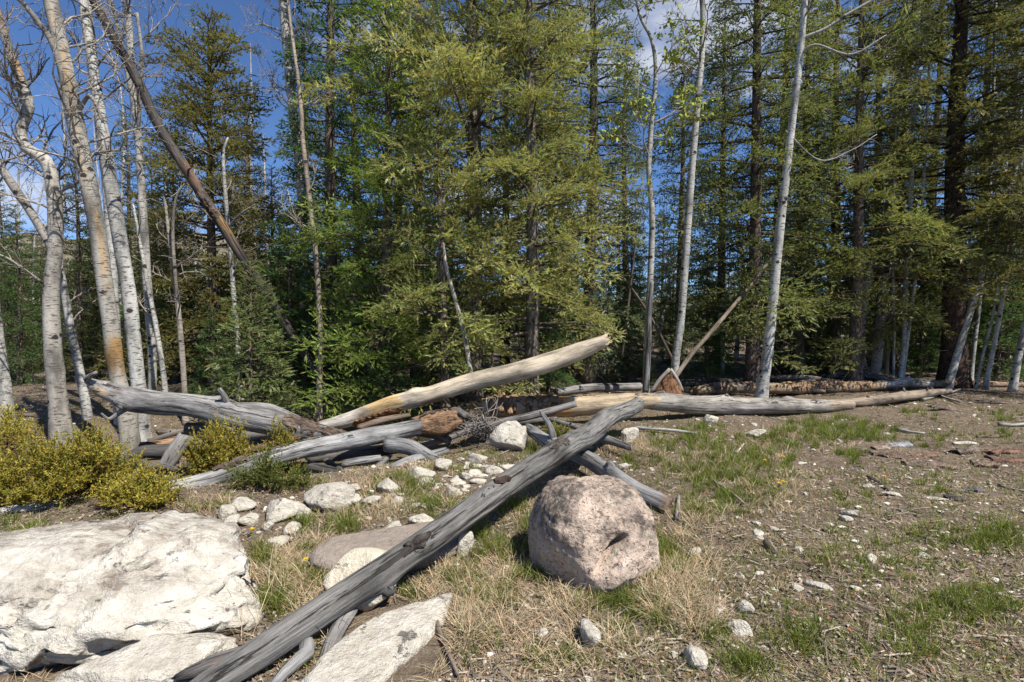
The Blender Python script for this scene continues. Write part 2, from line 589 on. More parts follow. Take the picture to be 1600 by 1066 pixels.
def build_hill():
    xs = np.linspace(-260, 260, 90)
    ys = np.linspace(110, 300, 30)
    X, Y = np.meshgrid(xs, ys)
    q = np.stack([X * 0.02, Y * 0.02, 0 * X], -1)
    prof = np.clip((Y - 110) / 130, 0, 1)
    H = 13 + 30 * np.clip((-X - 30) / 120, 0, 1) + 6 * fbm(q, 3, 3)
    Z = -1.0 + prof ** 0.8 * H + 2.0 * fbm(q * 4, 3, 9) * prof
    V = np.stack([X, Y, Z], -1).reshape(-1, 3)
    nx, ny = len(xs), len(ys)
    i = np.arange(ny - 1)[:, None] * nx
    j = np.arange(nx - 1)[None, :]
    Q = np.stack([i + j, i + j + 1, i + nx + j + 1, i + nx + j], -1).reshape(-1, 4)
    m, t, b = mat_base('hill_scrub', 0.95, 0.1)
    N = NT(t)
    p = N.geo()
    c = N.mix(N.ramp(N.noise(p, 0.25, None, 6, 0.7), [(0.38, 0.0), (0.6, 1.0)]), (0.06, 0.065, 0.035), (0.20, 0.165, 0.125))
    N.l(c, b.inputs['Base Color'])
    tag(link('hillside', new_mesh('hillside', V, None, Q), m), 'grey brown scrub hillside far behind the trees', None, None, 'structure')

build_ground()
build_hill()

# ------------------------------------------------------------------ rocks
_ICO = {}
def ico(sub):
    if sub not in _ICO:
        bm = bmesh.new()
        bmesh.ops.create_icosphere(bm, subdivisions=sub, radius=1.0)
        V = np.array([v.co[:] for v in bm.verts])
        T = np.array([[v.index for v in f.verts] for f in bm.faces])
        bm.free()
        V /= np.linalg.norm(V, axis=1)[:, None]
        _ICO[sub] = (V, T)
    return _ICO[sub]

def rock_verts(seed, half, sub=4, planes=12, p=14, amp=0.05, freq=2.2, extra=None, flat=0.75, rough=0.07, dmin=0.62):
    rng = np.random.default_rng(seed)
    D, T = ico(sub)
    n = rng.normal(size=(planes, 3))
    n /= np.linalg.norm(n, axis=1)[:, None]
    d = rng.uniform(dmin, dmin + 0.33, planes)
    if extra is not None:
        n = np.concatenate([n, np.array([e[:3] for e in extra], dtype=float)])
        n /= np.linalg.norm(n, axis=1)[:, None]
        d = np.concatenate([d, [e[3] for e in extra]])
    k = np.maximum(D @ n.T, 0) / d[None, :]
    r = (np.sum(k ** p, axis=1) + (1 / 1.12) ** p) ** (-1.0 / p)
    V = D * r[:, None]
    s = rng.uniform(0, 50, 3)
    V = V * (1 + amp * fbm(V * freq + s, 4, seed) + 0.35 * amp * np.abs(fbm(V * freq * 3 + s, 3, seed + 9)))[:, None]
    if rough:
        rg = lambda f, o, sd: 1 - 2 * np.abs(fbm(V * np.array([1, 1, 1.5]) * f + s, o, seed + sd))
        chip = np.clip(rg(1.8, 3, 40), -0.5, 0.75)
        V = V * (1 + rough * (0.8 * chip + 0.45 * rg(5.0, 3, 50) + 0.22 * rg(12.0, 2, 60)))[:, None]
    V[:, 2] = np.maximum(V[:, 2], -flat)
    return V * np.asarray(half), T

def rock(name, label, at, half, mat, seed, rot=0.0, tilt=(0, 0), sub=4, sink=0.3, group=None, cat='rock', post=None, foot=0.9, **kw):
    V, T = rock_verts(seed, half, sub, **kw)
    if post is not None:
        V = post(V)
    cx, sx = math.cos(tilt[0]), math.sin(tilt[0])
    cy, sy = math.cos(tilt[1]), math.sin(tilt[1])
    V = V @ np.array([[1, 0, 0], [0, cx, -sx], [0, sx, cx]]).T
    V = V @ np.array([[cy, 0, sy], [0, 1, 0], [-sy, 0, cy]]).T
    o = link(name, new_mesh(name, V + [0, 0, half[2] * (1 - sink)], T), mat)
    o.location = at
    o.rotation_euler = (0, 0, rot)
    tag(o, label, cat, group)
    e = max(half[0], half[1])
    a = abs(math.cos(rot)) * half[0] + abs(math.sin(rot)) * half[1]
    bb = abs(math.sin(rot)) * half[0] + abs(math.cos(rot)) * half[1]
    if e > 0.04:
        EXCL.append((at[0], at[1], a * foot, bb * foot))
    return o

def big_rocks():
    # pink boulder in the middle
    def notch(V):
        # a slanting cleft in the front face and a flake scar above it
        x, z = V[:, 0], V[:, 2]
        front = np.clip(-V[:, 1] / 0.2, 0, 1)
        a = (x * 0.80 + (z - 0.06) * 0.60)
        d = (-(x) * 0.60 + (z - 0.06) * 0.80)
        lip = np.exp(-(a / 0.11) ** 2)
        V = V.copy()
        V[:, 1] += front * lip * 0.075 * np.exp(-(np.clip(d, -1, 0) / 0.010) ** 2) * np.exp(-(np.clip(d, 0, 1) / 0.10) ** 2)
        V[:, 1] += front * 0.20 * np.exp(-(d / 0.018) ** 2) * np.exp(-(a / 0.09) ** 2)
        V[:, 1] += 0.02 * front * fbm(V * 7.0, 4, 77)
        pit = vnoise(V * 26, 12)
        V *= (1 - 0.014 * np.clip(pit - 0.35, 0, 1) / 0.65)[:, None]
        return V
    c = G(925, 880)
    rock('boulder', 'rounded pink grey boulder with dark lichen and a slanting cleft', (0.53, 3.20, 0.0), (0.40, 0.39, 0.43), M['pink'], 21,
         rot=0.15, sub=6, sink=0.56, planes=0, p=15, amp=0.08, freq=1.8, rough=0.055, post=notch, flat=0.8,
         extra=[(-0.75, -0.55, -0.35, 0.80), (0.06, -0.80, 0.60, 0.78), (0.35, -0.65, -0.65, 0.80), (0.9, -0.2, 0.3, 0.90), (0.05, 0.1, 1, 0.86), (-1, 0, 0.15, 0.90), (0.6, 0, 0.8, 0.93), (-0.55, -0.1, 0.85, 0.93), (0, 1, 0.1, 0.9), (-0.5, -0.8, 0.2, 0.9), (0.6, -0.75, 0.05, 0.88)], foot=0.8)
    # great white rock at lower left
    def ledge(V):
        V = V.copy()
        q = V * np.array([2.0, 2.0, 7.0])
        f = np.clip((0.10 - V[:, 2]) / 0.12, 0, 1)
        V[:, 1] += f * 0.07 * np.abs(fbm(q, 4, 41)) * np.sign(V[:, 1] + 1e-6) * -1
        lay = np.round((V[:, 2] + 0.05 * vnoise(V * 2.0, 4)) * 18) / 18
        V[:, 2] = V[:, 2] * 0.6 + 0.4 * np.where(f > 0.05, lay, V[:, 2])
        # shallow scoop in the front face
        V[:, 1] += 0.10 * np.exp(-((V[:, 0] - 0.15) / 0.16) ** 2 - ((V[:, 2] - 0.03) / 0.07) ** 2) * (V[:, 1] < 0)
        # straight fractures, each a plane that bites a few centimetres into the face
        for nx, ny, nz, off, wd, dp, x0, x1 in ((0.80, -0.35, 0.48, 0.62, 0.013, 0.045, 0.3, 1.2), (0.62, 0.3, -0.72, 0.10, 0.011, 0.035, -0.4, 0.6), (0.25, 0.75, 0.60, -0.12, 0.012, 0.03, -0.9, 0.3),
                                                (0.9, 0.1, -0.4, 0.26, 0.010, 0.03, 0.0, 0.7), (0.5, -0.6, 0.6, 0.42, 0.012, 0.04, -0.6, 0.4)):
            dist = V @ np.array([nx, ny, nz]) - off + 0.018 * vnoise(V * 6.0, 61)
            msk = np.clip((V[:, 0] - x0) / 0.1, 0, 1) * np.clip((x1 - V[:, 0]) / 0.1, 0, 1) * (V[:, 2] > -0.1)
            cut = dp * np.exp(-(dist / wd) ** 2) * msk
            step = 0.016 * np.clip(dist / 0.02, -1, 1) * np.exp(-(dist / 0.12) ** 2) * msk
            V[:, 2] += step - cut
            V[:, 1] += 0.6 * cut
        V += (0.022 * fbm(V * np.array([3.0, 3.0, 6.0]), 5, 6, 0.6))[:, None] * np.array([0.4, -0.6, 0.7])
        return V
    rock('limestone_boulder', 'huge white limestone rock with brown stained top', (-2.58, 2.72, -0.09), (1.12, 0.66, 0.36), M['limebig'], 8,
         rot=0.10, sub=6, sink=0.45, planes=5, p=18, amp=0.09, freq=2.0, rough=0.11, post=ledge, flat=0.7,
         extra=[(0.05, -0.72, 0.70, 0.62), (0.0, 0.30, 0.95, 0.70), (0.75, -0.2, 0.55, 0.80), (0.97, 0.1, 0.1, 0.95), (0.3, -0.8, -0.55, 0.72), (-0.5, -0.1, 0.85, 0.78)])
    rock('limestone_slab', 'pale limestone slab at the bottom edge below the huge white rock', (-1.62, 2.24, -0.10), (0.42, 0.15, 0.17), M['lime'], 15,
         rot=0.50, sub=5, sink=0.35, planes=12, p=28, amp=0.08, extra=[(0.05, -0.25, 0.96, 0.72)])
    rock('flat_slab', 'flat pale limestone slab under the big grey log, partly in its shadow', (-0.56, 2.46, -0.06), (0.46, 0.15, 0.13), M['lime'], 33,
         rot=1.0, sub=5, sink=0.45, planes=13, p=30, amp=0.06, tilt=(0.10, 0.05), extra=[(0, 0, 1, 0.55)])
    rock('cream_stone', 'smooth cream stone poking out behind the big grey log', (-0.86, 2.86, 0.0), (0.20, 0.18, 0.15), M['cream_rock'], 5,
         rot=0.3, sub=5, sink=0.25, planes=9, p=14, amp=0.05, rough=0.03)
    rock('tan_slab', 'flat tan sandstone slab behind the big grey log', (-0.80, 3.40, 0.0), (0.46, 0.25, 0.13), M['tan_rock'], 9,
         rot=0.38, sub=5, sink=0.45, planes=10, p=30, amp=0.03, rough=0.03, extra=[(0, -0.1, 1, 0.55)])
    L = [ # px, py of the base, half sizes, seed, rot, label
        (505, 800, (0.27, 0.16, 0.145), 3, 0.25, 'large angular white rock below the fallen logs'),
        (432, 815, (0.16, 0.12, 0.11), 14, 0.5, 'cream tinted rock touching the large angular white rock'),
        (468, 815, (0.07, 0.06, 0.06), 7, 0.2, 'small white rock in front of the cream tinted rock'),
        (415, 832, (0.055, 0.05, 0.05), 17, 0.2, 'round pale stone below the cream tinted rock'),
        (385, 820, (0.09, 0.07, 0.06), 18, 0.9, 'grey white stone beside the juniper edge'),
        (358, 822, (0.07, 0.06, 0.05), 28, 0.1, 'small grey stone nearest the juniper roots'),
        (428, 858, (0.085, 0.06, 0.05), 19, 0.6, 'white split stone beside the end of the huge white rock'),
        (610, 838, (0.125, 0.06, 0.055), 20, 0.5, 'long white stone on top of the tan slab'),
        (655, 822, (0.11, 0.06, 0.055), 22, 0.2, 'wedge of white stone touching the big grey log above the tan slab'),
        (564, 845, (0.07, 0.04, 0.035), 23, 0.6, 'flat white stone at the corner of the tan slab'),
        (604, 772, (0.13, 0.09, 0.07), 24, 0.1, 'white knobbly rock in the grass above the tan slab'),
        (622, 787, (0.07, 0.05, 0.04), 25, 0.4, 'small white rock below the knobbly one'),
        (552, 768, (0.075, 0.05, 0.04), 26, 0.0, 'flat white stone right of the large angular rock'),
        (705, 778, (0.09, 0.06, 0.055), 27, 0.4, 'white stone above the bark knot of the big grey log'),
        (728, 750, (0.06, 0.05, 0.05), 29, 0.7, 'white chip of stone in the gravel above the big log'),
        (800, 706, (0.25, 0.16, 0.20), 36, 0.2, 'big white rock under the bundle of dead twigs'),
        (858, 715, (0.10, 0.07, 0.06), 37, 0.2, 'white stone between the big white rock and the big log'),
        (672, 690, (0.20, 0.12, 0.14), 38, 0.1, 'white rock lying behind the rotten log end'),
        (923, 1015, (0.065, 0.075, 0.07), 40, 0.2, 'white stone standing alone below the pink boulder'),
        (1093, 1050, (0.045, 0.06, 0.05), 43, 0.3, 'upright white stone at the bottom edge right of the boulder'),
        (1158, 995, (0.065, 0.05, 0.045), 44, -0.3, 'blocky white stone on bare soil'),
        (1170, 962, (0.05, 0.04, 0.035), 45, 0.4, 'small white stone just behind the blocky one'),
        (725, 872, (0.07, 0.04, 0.11), 46, 0.6, 'grey pointed stone in the grass under the big log'),
        (1185, 684, (0.13, 0.09, 0.075), 47, 0.1, 'white rock in the grass in front of the cross log'),
        (930, 694, (0.11, 0.08, 0.09), 48, 0.4, 'white rock under the far end of the big grey log'),
        (985, 690, (0.15, 0.10, 0.12), 49, 0.7, 'pale brown rock beneath the junction of the logs'),
        (1112, 664, (0.16, 0.09, 0.09), 50, 0.1, 'white rock jammed under the cross log'),
        (972, 737, (0.08, 0.06, 0.05), 51, 0.1, 'white stone between the broken limb and the boulder'),
        (1278, 920, (0.08, 0.035, 0.022), 52, -0.5, 'flat white flake of stone on bare soil'),
        (1250, 925, (0.04, 0.03, 0.022), 53, 0.2, 'small white flake left of the long flat one'),
        (1395, 775, (0.09, 0.04, 0.02), 54, -0.5, 'thin white flake stone on the open ground'),
        (1362, 763, (0.06, 0.035, 0.02), 55, -0.3, 'small white flake near the yellow flowers'),
        (1468, 783, (0.075, 0.035, 0.02), 56, -0.2, 'white flake beside the dark bark scrap'),
        (1333, 808, (0.07, 0.04, 0.025), 57, -0.4, 'white flake with a round one beneath it'),
        (1325, 817, (0.05, 0.04, 0.025), 58, 0.0, 'round white pebble below a white flake'),
        (1088, 868, (0.05, 0.035, 0.03), 59, 0.3, 'pale stone by the short cut stick'),
        (848, 995, (0.04, 0.03, 0.025), 60, 0.1, 'small white stone in the dry grass left of the lone stone'),
        (540, 890, (0.03, 0.03, 0.02), 61, 0.1, 'pebble by the corner of the cream stone'),
        (232, 828, (0.09, 0.06, 0.06), 62, 0.2, 'cream stone peeping over the huge white rock'),
        (350, 812, (0.10, 0.08, 0.07), 71, 0.6, 'grey white block at the head of the rubble bank'),
        (375, 800, (0.12, 0.08, 0.08), 72, 0.2, 'broken white block behind the grey white stone'),
        (448, 838, (0.09, 0.07, 0.05), 73, 1.0, 'small white block below the round pale stone'),
        (545, 792, (0.12, 0.09, 0.07), 74, 0.3, 'white block right below the flat white stone'),
        (578, 790, (0.10, 0.06, 0.05), 75, 0.8, 'low white block between the grass tufts above the tan slab'),
        (655, 752, (0.13, 0.09, 0.08), 76, 0.1, 'cracked white block on the gravel bank behind the big log'),
        (690, 735, (0.11, 0.08, 0.07), 77, 0.7, 'white block at the top of the gravel bank'),
        (742, 725, (0.12, 0.08, 0.08), 78, 0.4, 'white block beside the big white rock under the twigs'),
        (770, 742, (0.10, 0.07, 0.06), 79, 0.2, 'white block touching the back of the big log'),
        (1515, 696, (0.16, 0.07, 0.03), 63, 0.1, 'white flat stone among the far bark'),
    ]
    for px, py, half, seed, rot, lab in L:
        p = G(px, py)
        # the pixel marks the stone's lower edge: its centre lies half its depth behind
        rock('stone', lab, (p[0], p[1] + half[1] * 0.7, p[2]), half, M['lime'], seed, rot, sub=4 if half[0] > 0.1 else 3, sink=0.45, planes=12, p=44, amp=0.10, freq=2.0, dmin=0.5, rough=0.06, cat='stone')

big_rocks()

def small_stones():
    rng = np.random.default_rng(5)
    base = []
    for k in range(8):
        V, T = rock_verts(100 + k, (1, rng.uniform(0.6, 0.95), rng.uniform(0.4, 0.75)), 3, planes=10, p=40, amp=0.10, dmin=0.5)
        me = new_mesh('stone', V, T)
        me.materials.append(M['pebble'])
        base.append(me)
    # clusters (pixel ellipses) of loose white stones
    C = [(715, 742, 85, 26, 64, 'in the gravel patch above the big grey log'), (640, 770, 70, 30, 26, 'in the grass above the tan slab'), (400, 812, 60, 22, 30, 'heaped beside the cream tinted rock'),
         (385, 840, 40, 18, 8, 'near the end of the huge white rock'), (900, 700, 60, 16, 16, 'under the far half of the big log'), (1090, 664, 90, 12, 22, 'under the cross log'),
         (1180, 690, 50, 16, 12, 'near the white rock in front of the cross log'), (1250, 740, 60, 30, 14, 'near the upper yellow dandelions'), (1230, 800, 90, 50, 22, 'below the lower yellow dandelions'),
         (1160, 940, 60, 40, 20, 'around the blocky white stone'), (1330, 870, 160, 80, 28, 'on the bare soil at the lower right'), (980, 745, 50, 20, 12, 'behind the pink boulder'),
         (1480, 760, 110, 40, 14, 'near the dark bark block at the right'), (1300, 690, 120, 20, 10, 'in the grass right of the cross log'), (1500, 660, 90, 14, 8, 'among the far bark scraps'),
         (1050, 1020, 160, 40, 14, 'at the bottom edge right of the lone stone'), (590, 830, 60, 30, 8, 'around the tan slab')]
    for px, py, rx, ry, n, lab in C:
        for _ in range(n):
            a, r = rng.uniform(0, 6.283), math.sqrt(rng.uniform())
            x, y = px + math.cos(a) * r * rx, py + math.sin(a) * r * ry
            if y > 1060:
                continue
            g = G(x, y)
            if any(((g[0] - e[0]) / e[2]) ** 2 + ((g[1] - e[1]) / e[3]) ** 2 < 1 for e in EXCL):
                continue
            s = min(0.055, 0.012 + rng.exponential(0.011)) * (1 + 0.10 * g[1]) * (1.35 if py < 790 and px < 800 else 0.72)
            o = link('pebble', base[rng.integers(8)])
            o.location = (g[0], g[1], g[2] + s * 0.02)
            o.scale = (s * 1.15, s, s * 0.7)
            o.rotation_euler = (rng.uniform(-0.3, 0.3), rng.uniform(-0.3, 0.3), rng.uniform(0, 6.28))
            tag(o, 'small loose white pebble ' + lab, 'pebble', 'loose white pebbles ' + lab)
small_stones()

# ------------------------------------------------------------------ fallen logs
GREY = (0.22, 0.21, 0.20)
PALE = (0.47, 0.45, 0.42)
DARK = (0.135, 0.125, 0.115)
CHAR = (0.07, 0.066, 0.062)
CREAM = (0.50, 0.42, 0.31)
ORANGE = (0.42, 0.21, 0.08)
BROWN = (0.16, 0.105, 0.07)

def log(name, label, pts, wpx, col=GREY, mat='wood', seed=0, ns=20, patches=(), stubs=(), bark=(), amp=0.05, jag=(0.02, 0.02), cap=None, cat='log',
        world=False, ripple=0.03, squash=1.0, group=None, step=0.05, cracks=()):
    """pts: (px, py, distance); wpx: width in pixels at those points"""
    rng = np.random.default_rng(seed + 900)
    W3 = np.array([p if world else P(*p) for p in pts], dtype=float)
    rad = np.array([w if world else 0.5 * w * p[2] / 800 for w, p in zip(wpx, pts)])
    s0 = np.concatenate([[0], np.cumsum(np.linalg.norm(np.diff(W3, axis=0), axis=1))])
    n = max(6, int(s0[-1] / step))
    c = resample(W3, n)
    ln = np.linspace(0, s0[-1], n)
    r = np.interp(ln, s0, rad)
    c = c + 0.25 * r[:, None] * np.stack([vnoise(np.stack([ln * 1.3, ln * 0 + k * 9.1, ln * 0 + seed], -1), 3) for k in range(3)], -1)
    def disp(TH, S):
        q = np.stack([np.cos(TH) * 1.1, np.sin(TH) * 1.1, S * 1.6 + seed * 7.7], -1)
        d = amp * 1.6 * fbm(q, 3, seed)
        q2 = np.stack([np.cos(TH) * 5, np.sin(TH) * 5, S * 1.5 + seed], -1)
        d = d + ripple * fbm(q2, 3, seed + 5)
        for k_, (c0, c1, cth, dep) in enumerate(cracks):      # drying checks that wander along the grain
            sn = S / s0[-1]
            mid = cth + 0.5 * vnoise(np.stack([S * 0.9, S * 0 + k_ * 5, S * 0 + seed], -1), 14) + 0.12 * vnoise(np.stack([S * 5, S * 0 + k_ * 5, S * 0 + seed], -1), 15)
            da = np.angle(np.exp(1j * (TH - mid)))
            d = d - 0.6 * dep * np.exp(-(da / 0.085) ** 2) * np.clip((sn - c0) / 0.04, 0, 1) * np.clip((c1 - sn) / 0.04, 0, 1)
        for (sf, ang, ln_, rr) in stubs:       # swellings round the branch stubs
            da = np.angle(np.exp(1j * (TH - ang)))
            d = d + 0.35 * np.exp(-(da / 0.55) ** 2 - ((S - sf * s0[-1]) / (2.2 * rr + 0.03)) ** 2)
        return d
    V, T, Q, tc, ths = tube(c, r, ns, disp, jag, True, 0.25, rng, squash)
    C = np.empty((len(V), 3))
    C[:] = col
    # slow drift of tone along and around the log
    f = fbm(np.stack([np.cos(ths[:, 0]), np.sin(ths[:, 0]), ths[:, 1] * 1.2 + seed * 3], -1), 3, seed + 2)
    C *= (1 + 0.22 * f)[:, None]
    tt = ths[:, 1] / s0[-1]
    wob = 0.05 * fbm(np.stack([np.cos(ths[:, 0]) * 2, np.sin(ths[:, 0]) * 2, ths[:, 1] * 4 + seed], -1), 3, seed + 4)
    for (a0, a1, th0, tw, pc) in patches:
        da = np.abs(np.angle(np.exp(1j * (ths[:, 0] - th0))))
        m = np.clip(np.minimum((tt + wob - a0) / 0.03, (a1 - tt - wob) / 0.03), 0, 1) * np.clip((tw - da - wob * 6) / 0.4, 0, 1)
        C = C * (1 - m)[:, None] + np.array(pc) * ((1 + 0.25 * f) * m)[:, None]
    if cap is not None:
        C[-2:] = cap
        for e, k in ((0, 0), (1, n - 1)):
            pass
    mb = MB()
    mb.add(V, T, Q, C, tc)
    org = W3[0].copy()
    o = mb.build(name, M[mat], None, True, org)
    o.location = org
    tag(o, label, cat, group)
    t_, N_, B_ = frames(c)
    for (sf, ang, ln_, rr) in stubs:
        i = int(sf * (n - 1))
        d = N_[i] * math.cos(ang) + B_[i] * math.sin(ang)
        b0 = c[i] + d * r[i] * 0.6 - org
        lean = t_[i] * rng.uniform(-0.4, 0.4)
        b1 = b0 + (d + lean) * (ln_ * 0.55 + r[i] * 0.4)
        b2 = b0 + (d + lean * 1.6 + rng.normal(0, 0.15, 3)) * (ln_ + r[i] * 0.4)
        cc = resample([b0, b1, b2], 6)
        V, T, Q, tc, _ = tube(cc, np.linspace(rr * 1.25, rr * 0.6, 6), 8, None, (0, rr * 0.5), True, 0.2, rng)
        m2 = MB()
        m2.add(V, T, Q, np.array(col) * rng.uniform(0.55, 0.95), tc)
        m2.build('branch_stub', M['wood'], o)
    for (a0, a1, th0, tw, th, pc) in bark:     # raised sheets of bark still clinging on
        s_a, s_b = a0 * ln[-1], a1 * ln[-1]
        m_, kk = max(6, int((s_b - s_a) / 0.018)), 15
        ls = np.linspace(s_a, s_b, m_)
        ip = lambda A: np.stack([np.interp(ls, ln, A[:, q]) for q in range(3)], -1)
        cI, nI, bI, tI, rI = ip(c), ip(N_), ip(B_), ip(t_), np.interp(ls, ln, r)
        W_ = np.linspace(-1, 1, kk)[None, :]
        z0 = np.zeros((m_, kk))
        k0 = lambda a, b_, sc, sd: vnoise(np.stack([a * sc + z0, b_ + z0, z0 + seed], -1), sd)
        TH = th0 + W_ * tw * (0.85 + 0.5 * k0(ls[:, None], np.sign(W_) * 3, 9, 21) + 0.4 * k0(ls[:, None], np.sign(W_) * 5, 38, 25))
        SS = ls[:, None] + 0.06 * k0(TH, np.where(ls[:, None] < (s_a + s_b) / 2, 0, 7), 3, 22) * (np.abs(np.linspace(-1, 1, m_))[:, None] ** 3)
        R_ = rI[:, None] * (1 + disp(TH, SS))
        rim = (1 - np.abs(W_) ** 6) * (1 - np.abs(np.linspace(-1, 1, m_))[:, None] ** 8)
        TK = th * (0.45 + 0.55 * rim) * (1 + 0.6 * k0(SS, TH * 5, 34, 23) + 0.5 * k0(SS, TH * 13, 70, 24))
        dd = nI[:, None, :] * np.cos(TH)[..., None] * squash + bI[:, None, :] * np.sin(TH)[..., None]
        ctr = cI[:, None, :] + tI[:, None, :] * (SS - ls[:, None])[..., None] - org
        vs = np.concatenate([(ctr + dd * (R_ + TK)[..., None]).reshape(-1, 3), (ctr + dd * (R_ - 0.004)[..., None]).reshape(-1, 3)])
        btc = np.concatenate([np.stack([np.cos(TH) * R_, np.sin(TH) * R_, SS], -1).reshape(-1, 3)] * 2)
        vs = np.array(vs)
        qs = []
        for q_ in range(m_ - 1):
            for w_ in range(kk - 1):
                a = q_ * kk + w_
                qs.append((a, a + 1, a + kk + 1, a + kk))
        off = m_ * kk
        for q_ in range(m_ - 1):
            for w_ in (0, kk - 1):
                a = q_ * kk + w_
                qs.append((a, a + kk, a + kk + off, a + off))
        for w_ in range(kk - 1):
            for q_ in (0, m_ - 1):
                a = q_ * kk + w_
                qs.append((a, a + 1, a + 1 + off, a + off))
        m3 = MB()
        m3.add(vs, None, np.array(qs), pc, btc)
        m3.build('bark_sheet', M['rot'], o, True)
    return o

def splinters(parent, at, dr, n, ln, wd, col, seed, mat='cream'):
    """torn wood fibres at a broken end, one part"""
    rng = np.random.default_rng(seed)
    mb = MB()
    at = np.asarray(at) - np.array(parent.location)
    dr = np.asarray(dr, dtype=float)
    dr /= np.linalg.norm(dr)
    sd = np.cross(dr, [0, 0, 1.0])
    sd /= np.linalg.norm(sd) + 1e-9
    up = np.cross(sd, dr)
    for k in range(n):
        a, q = rng.uniform(0, 6.28), math.sqrt(rng.uniform()) * wd
        b = at + sd * math.cos(a) * q + up * math.sin(a) * q - dr * ln * 0.5
        l = ln * rng.uniform(0.4, 1.25)
        e = b + dr * (l + ln * 0.5) + rng.normal(0, 0.12, 3) * l
        V, T, Q, tc, _ = tube(resample([b, e], 3), np.array([1, 0.8, 0.25]) * wd * rng.uniform(0.12, 0.3), 5, None, (0, 0), True, 0, rng)
        mb.add(V, T, Q, np.array(col) * rng.uniform(0.6, 1.2), tc)
    return mb.build('torn_end', M[mat], parent)

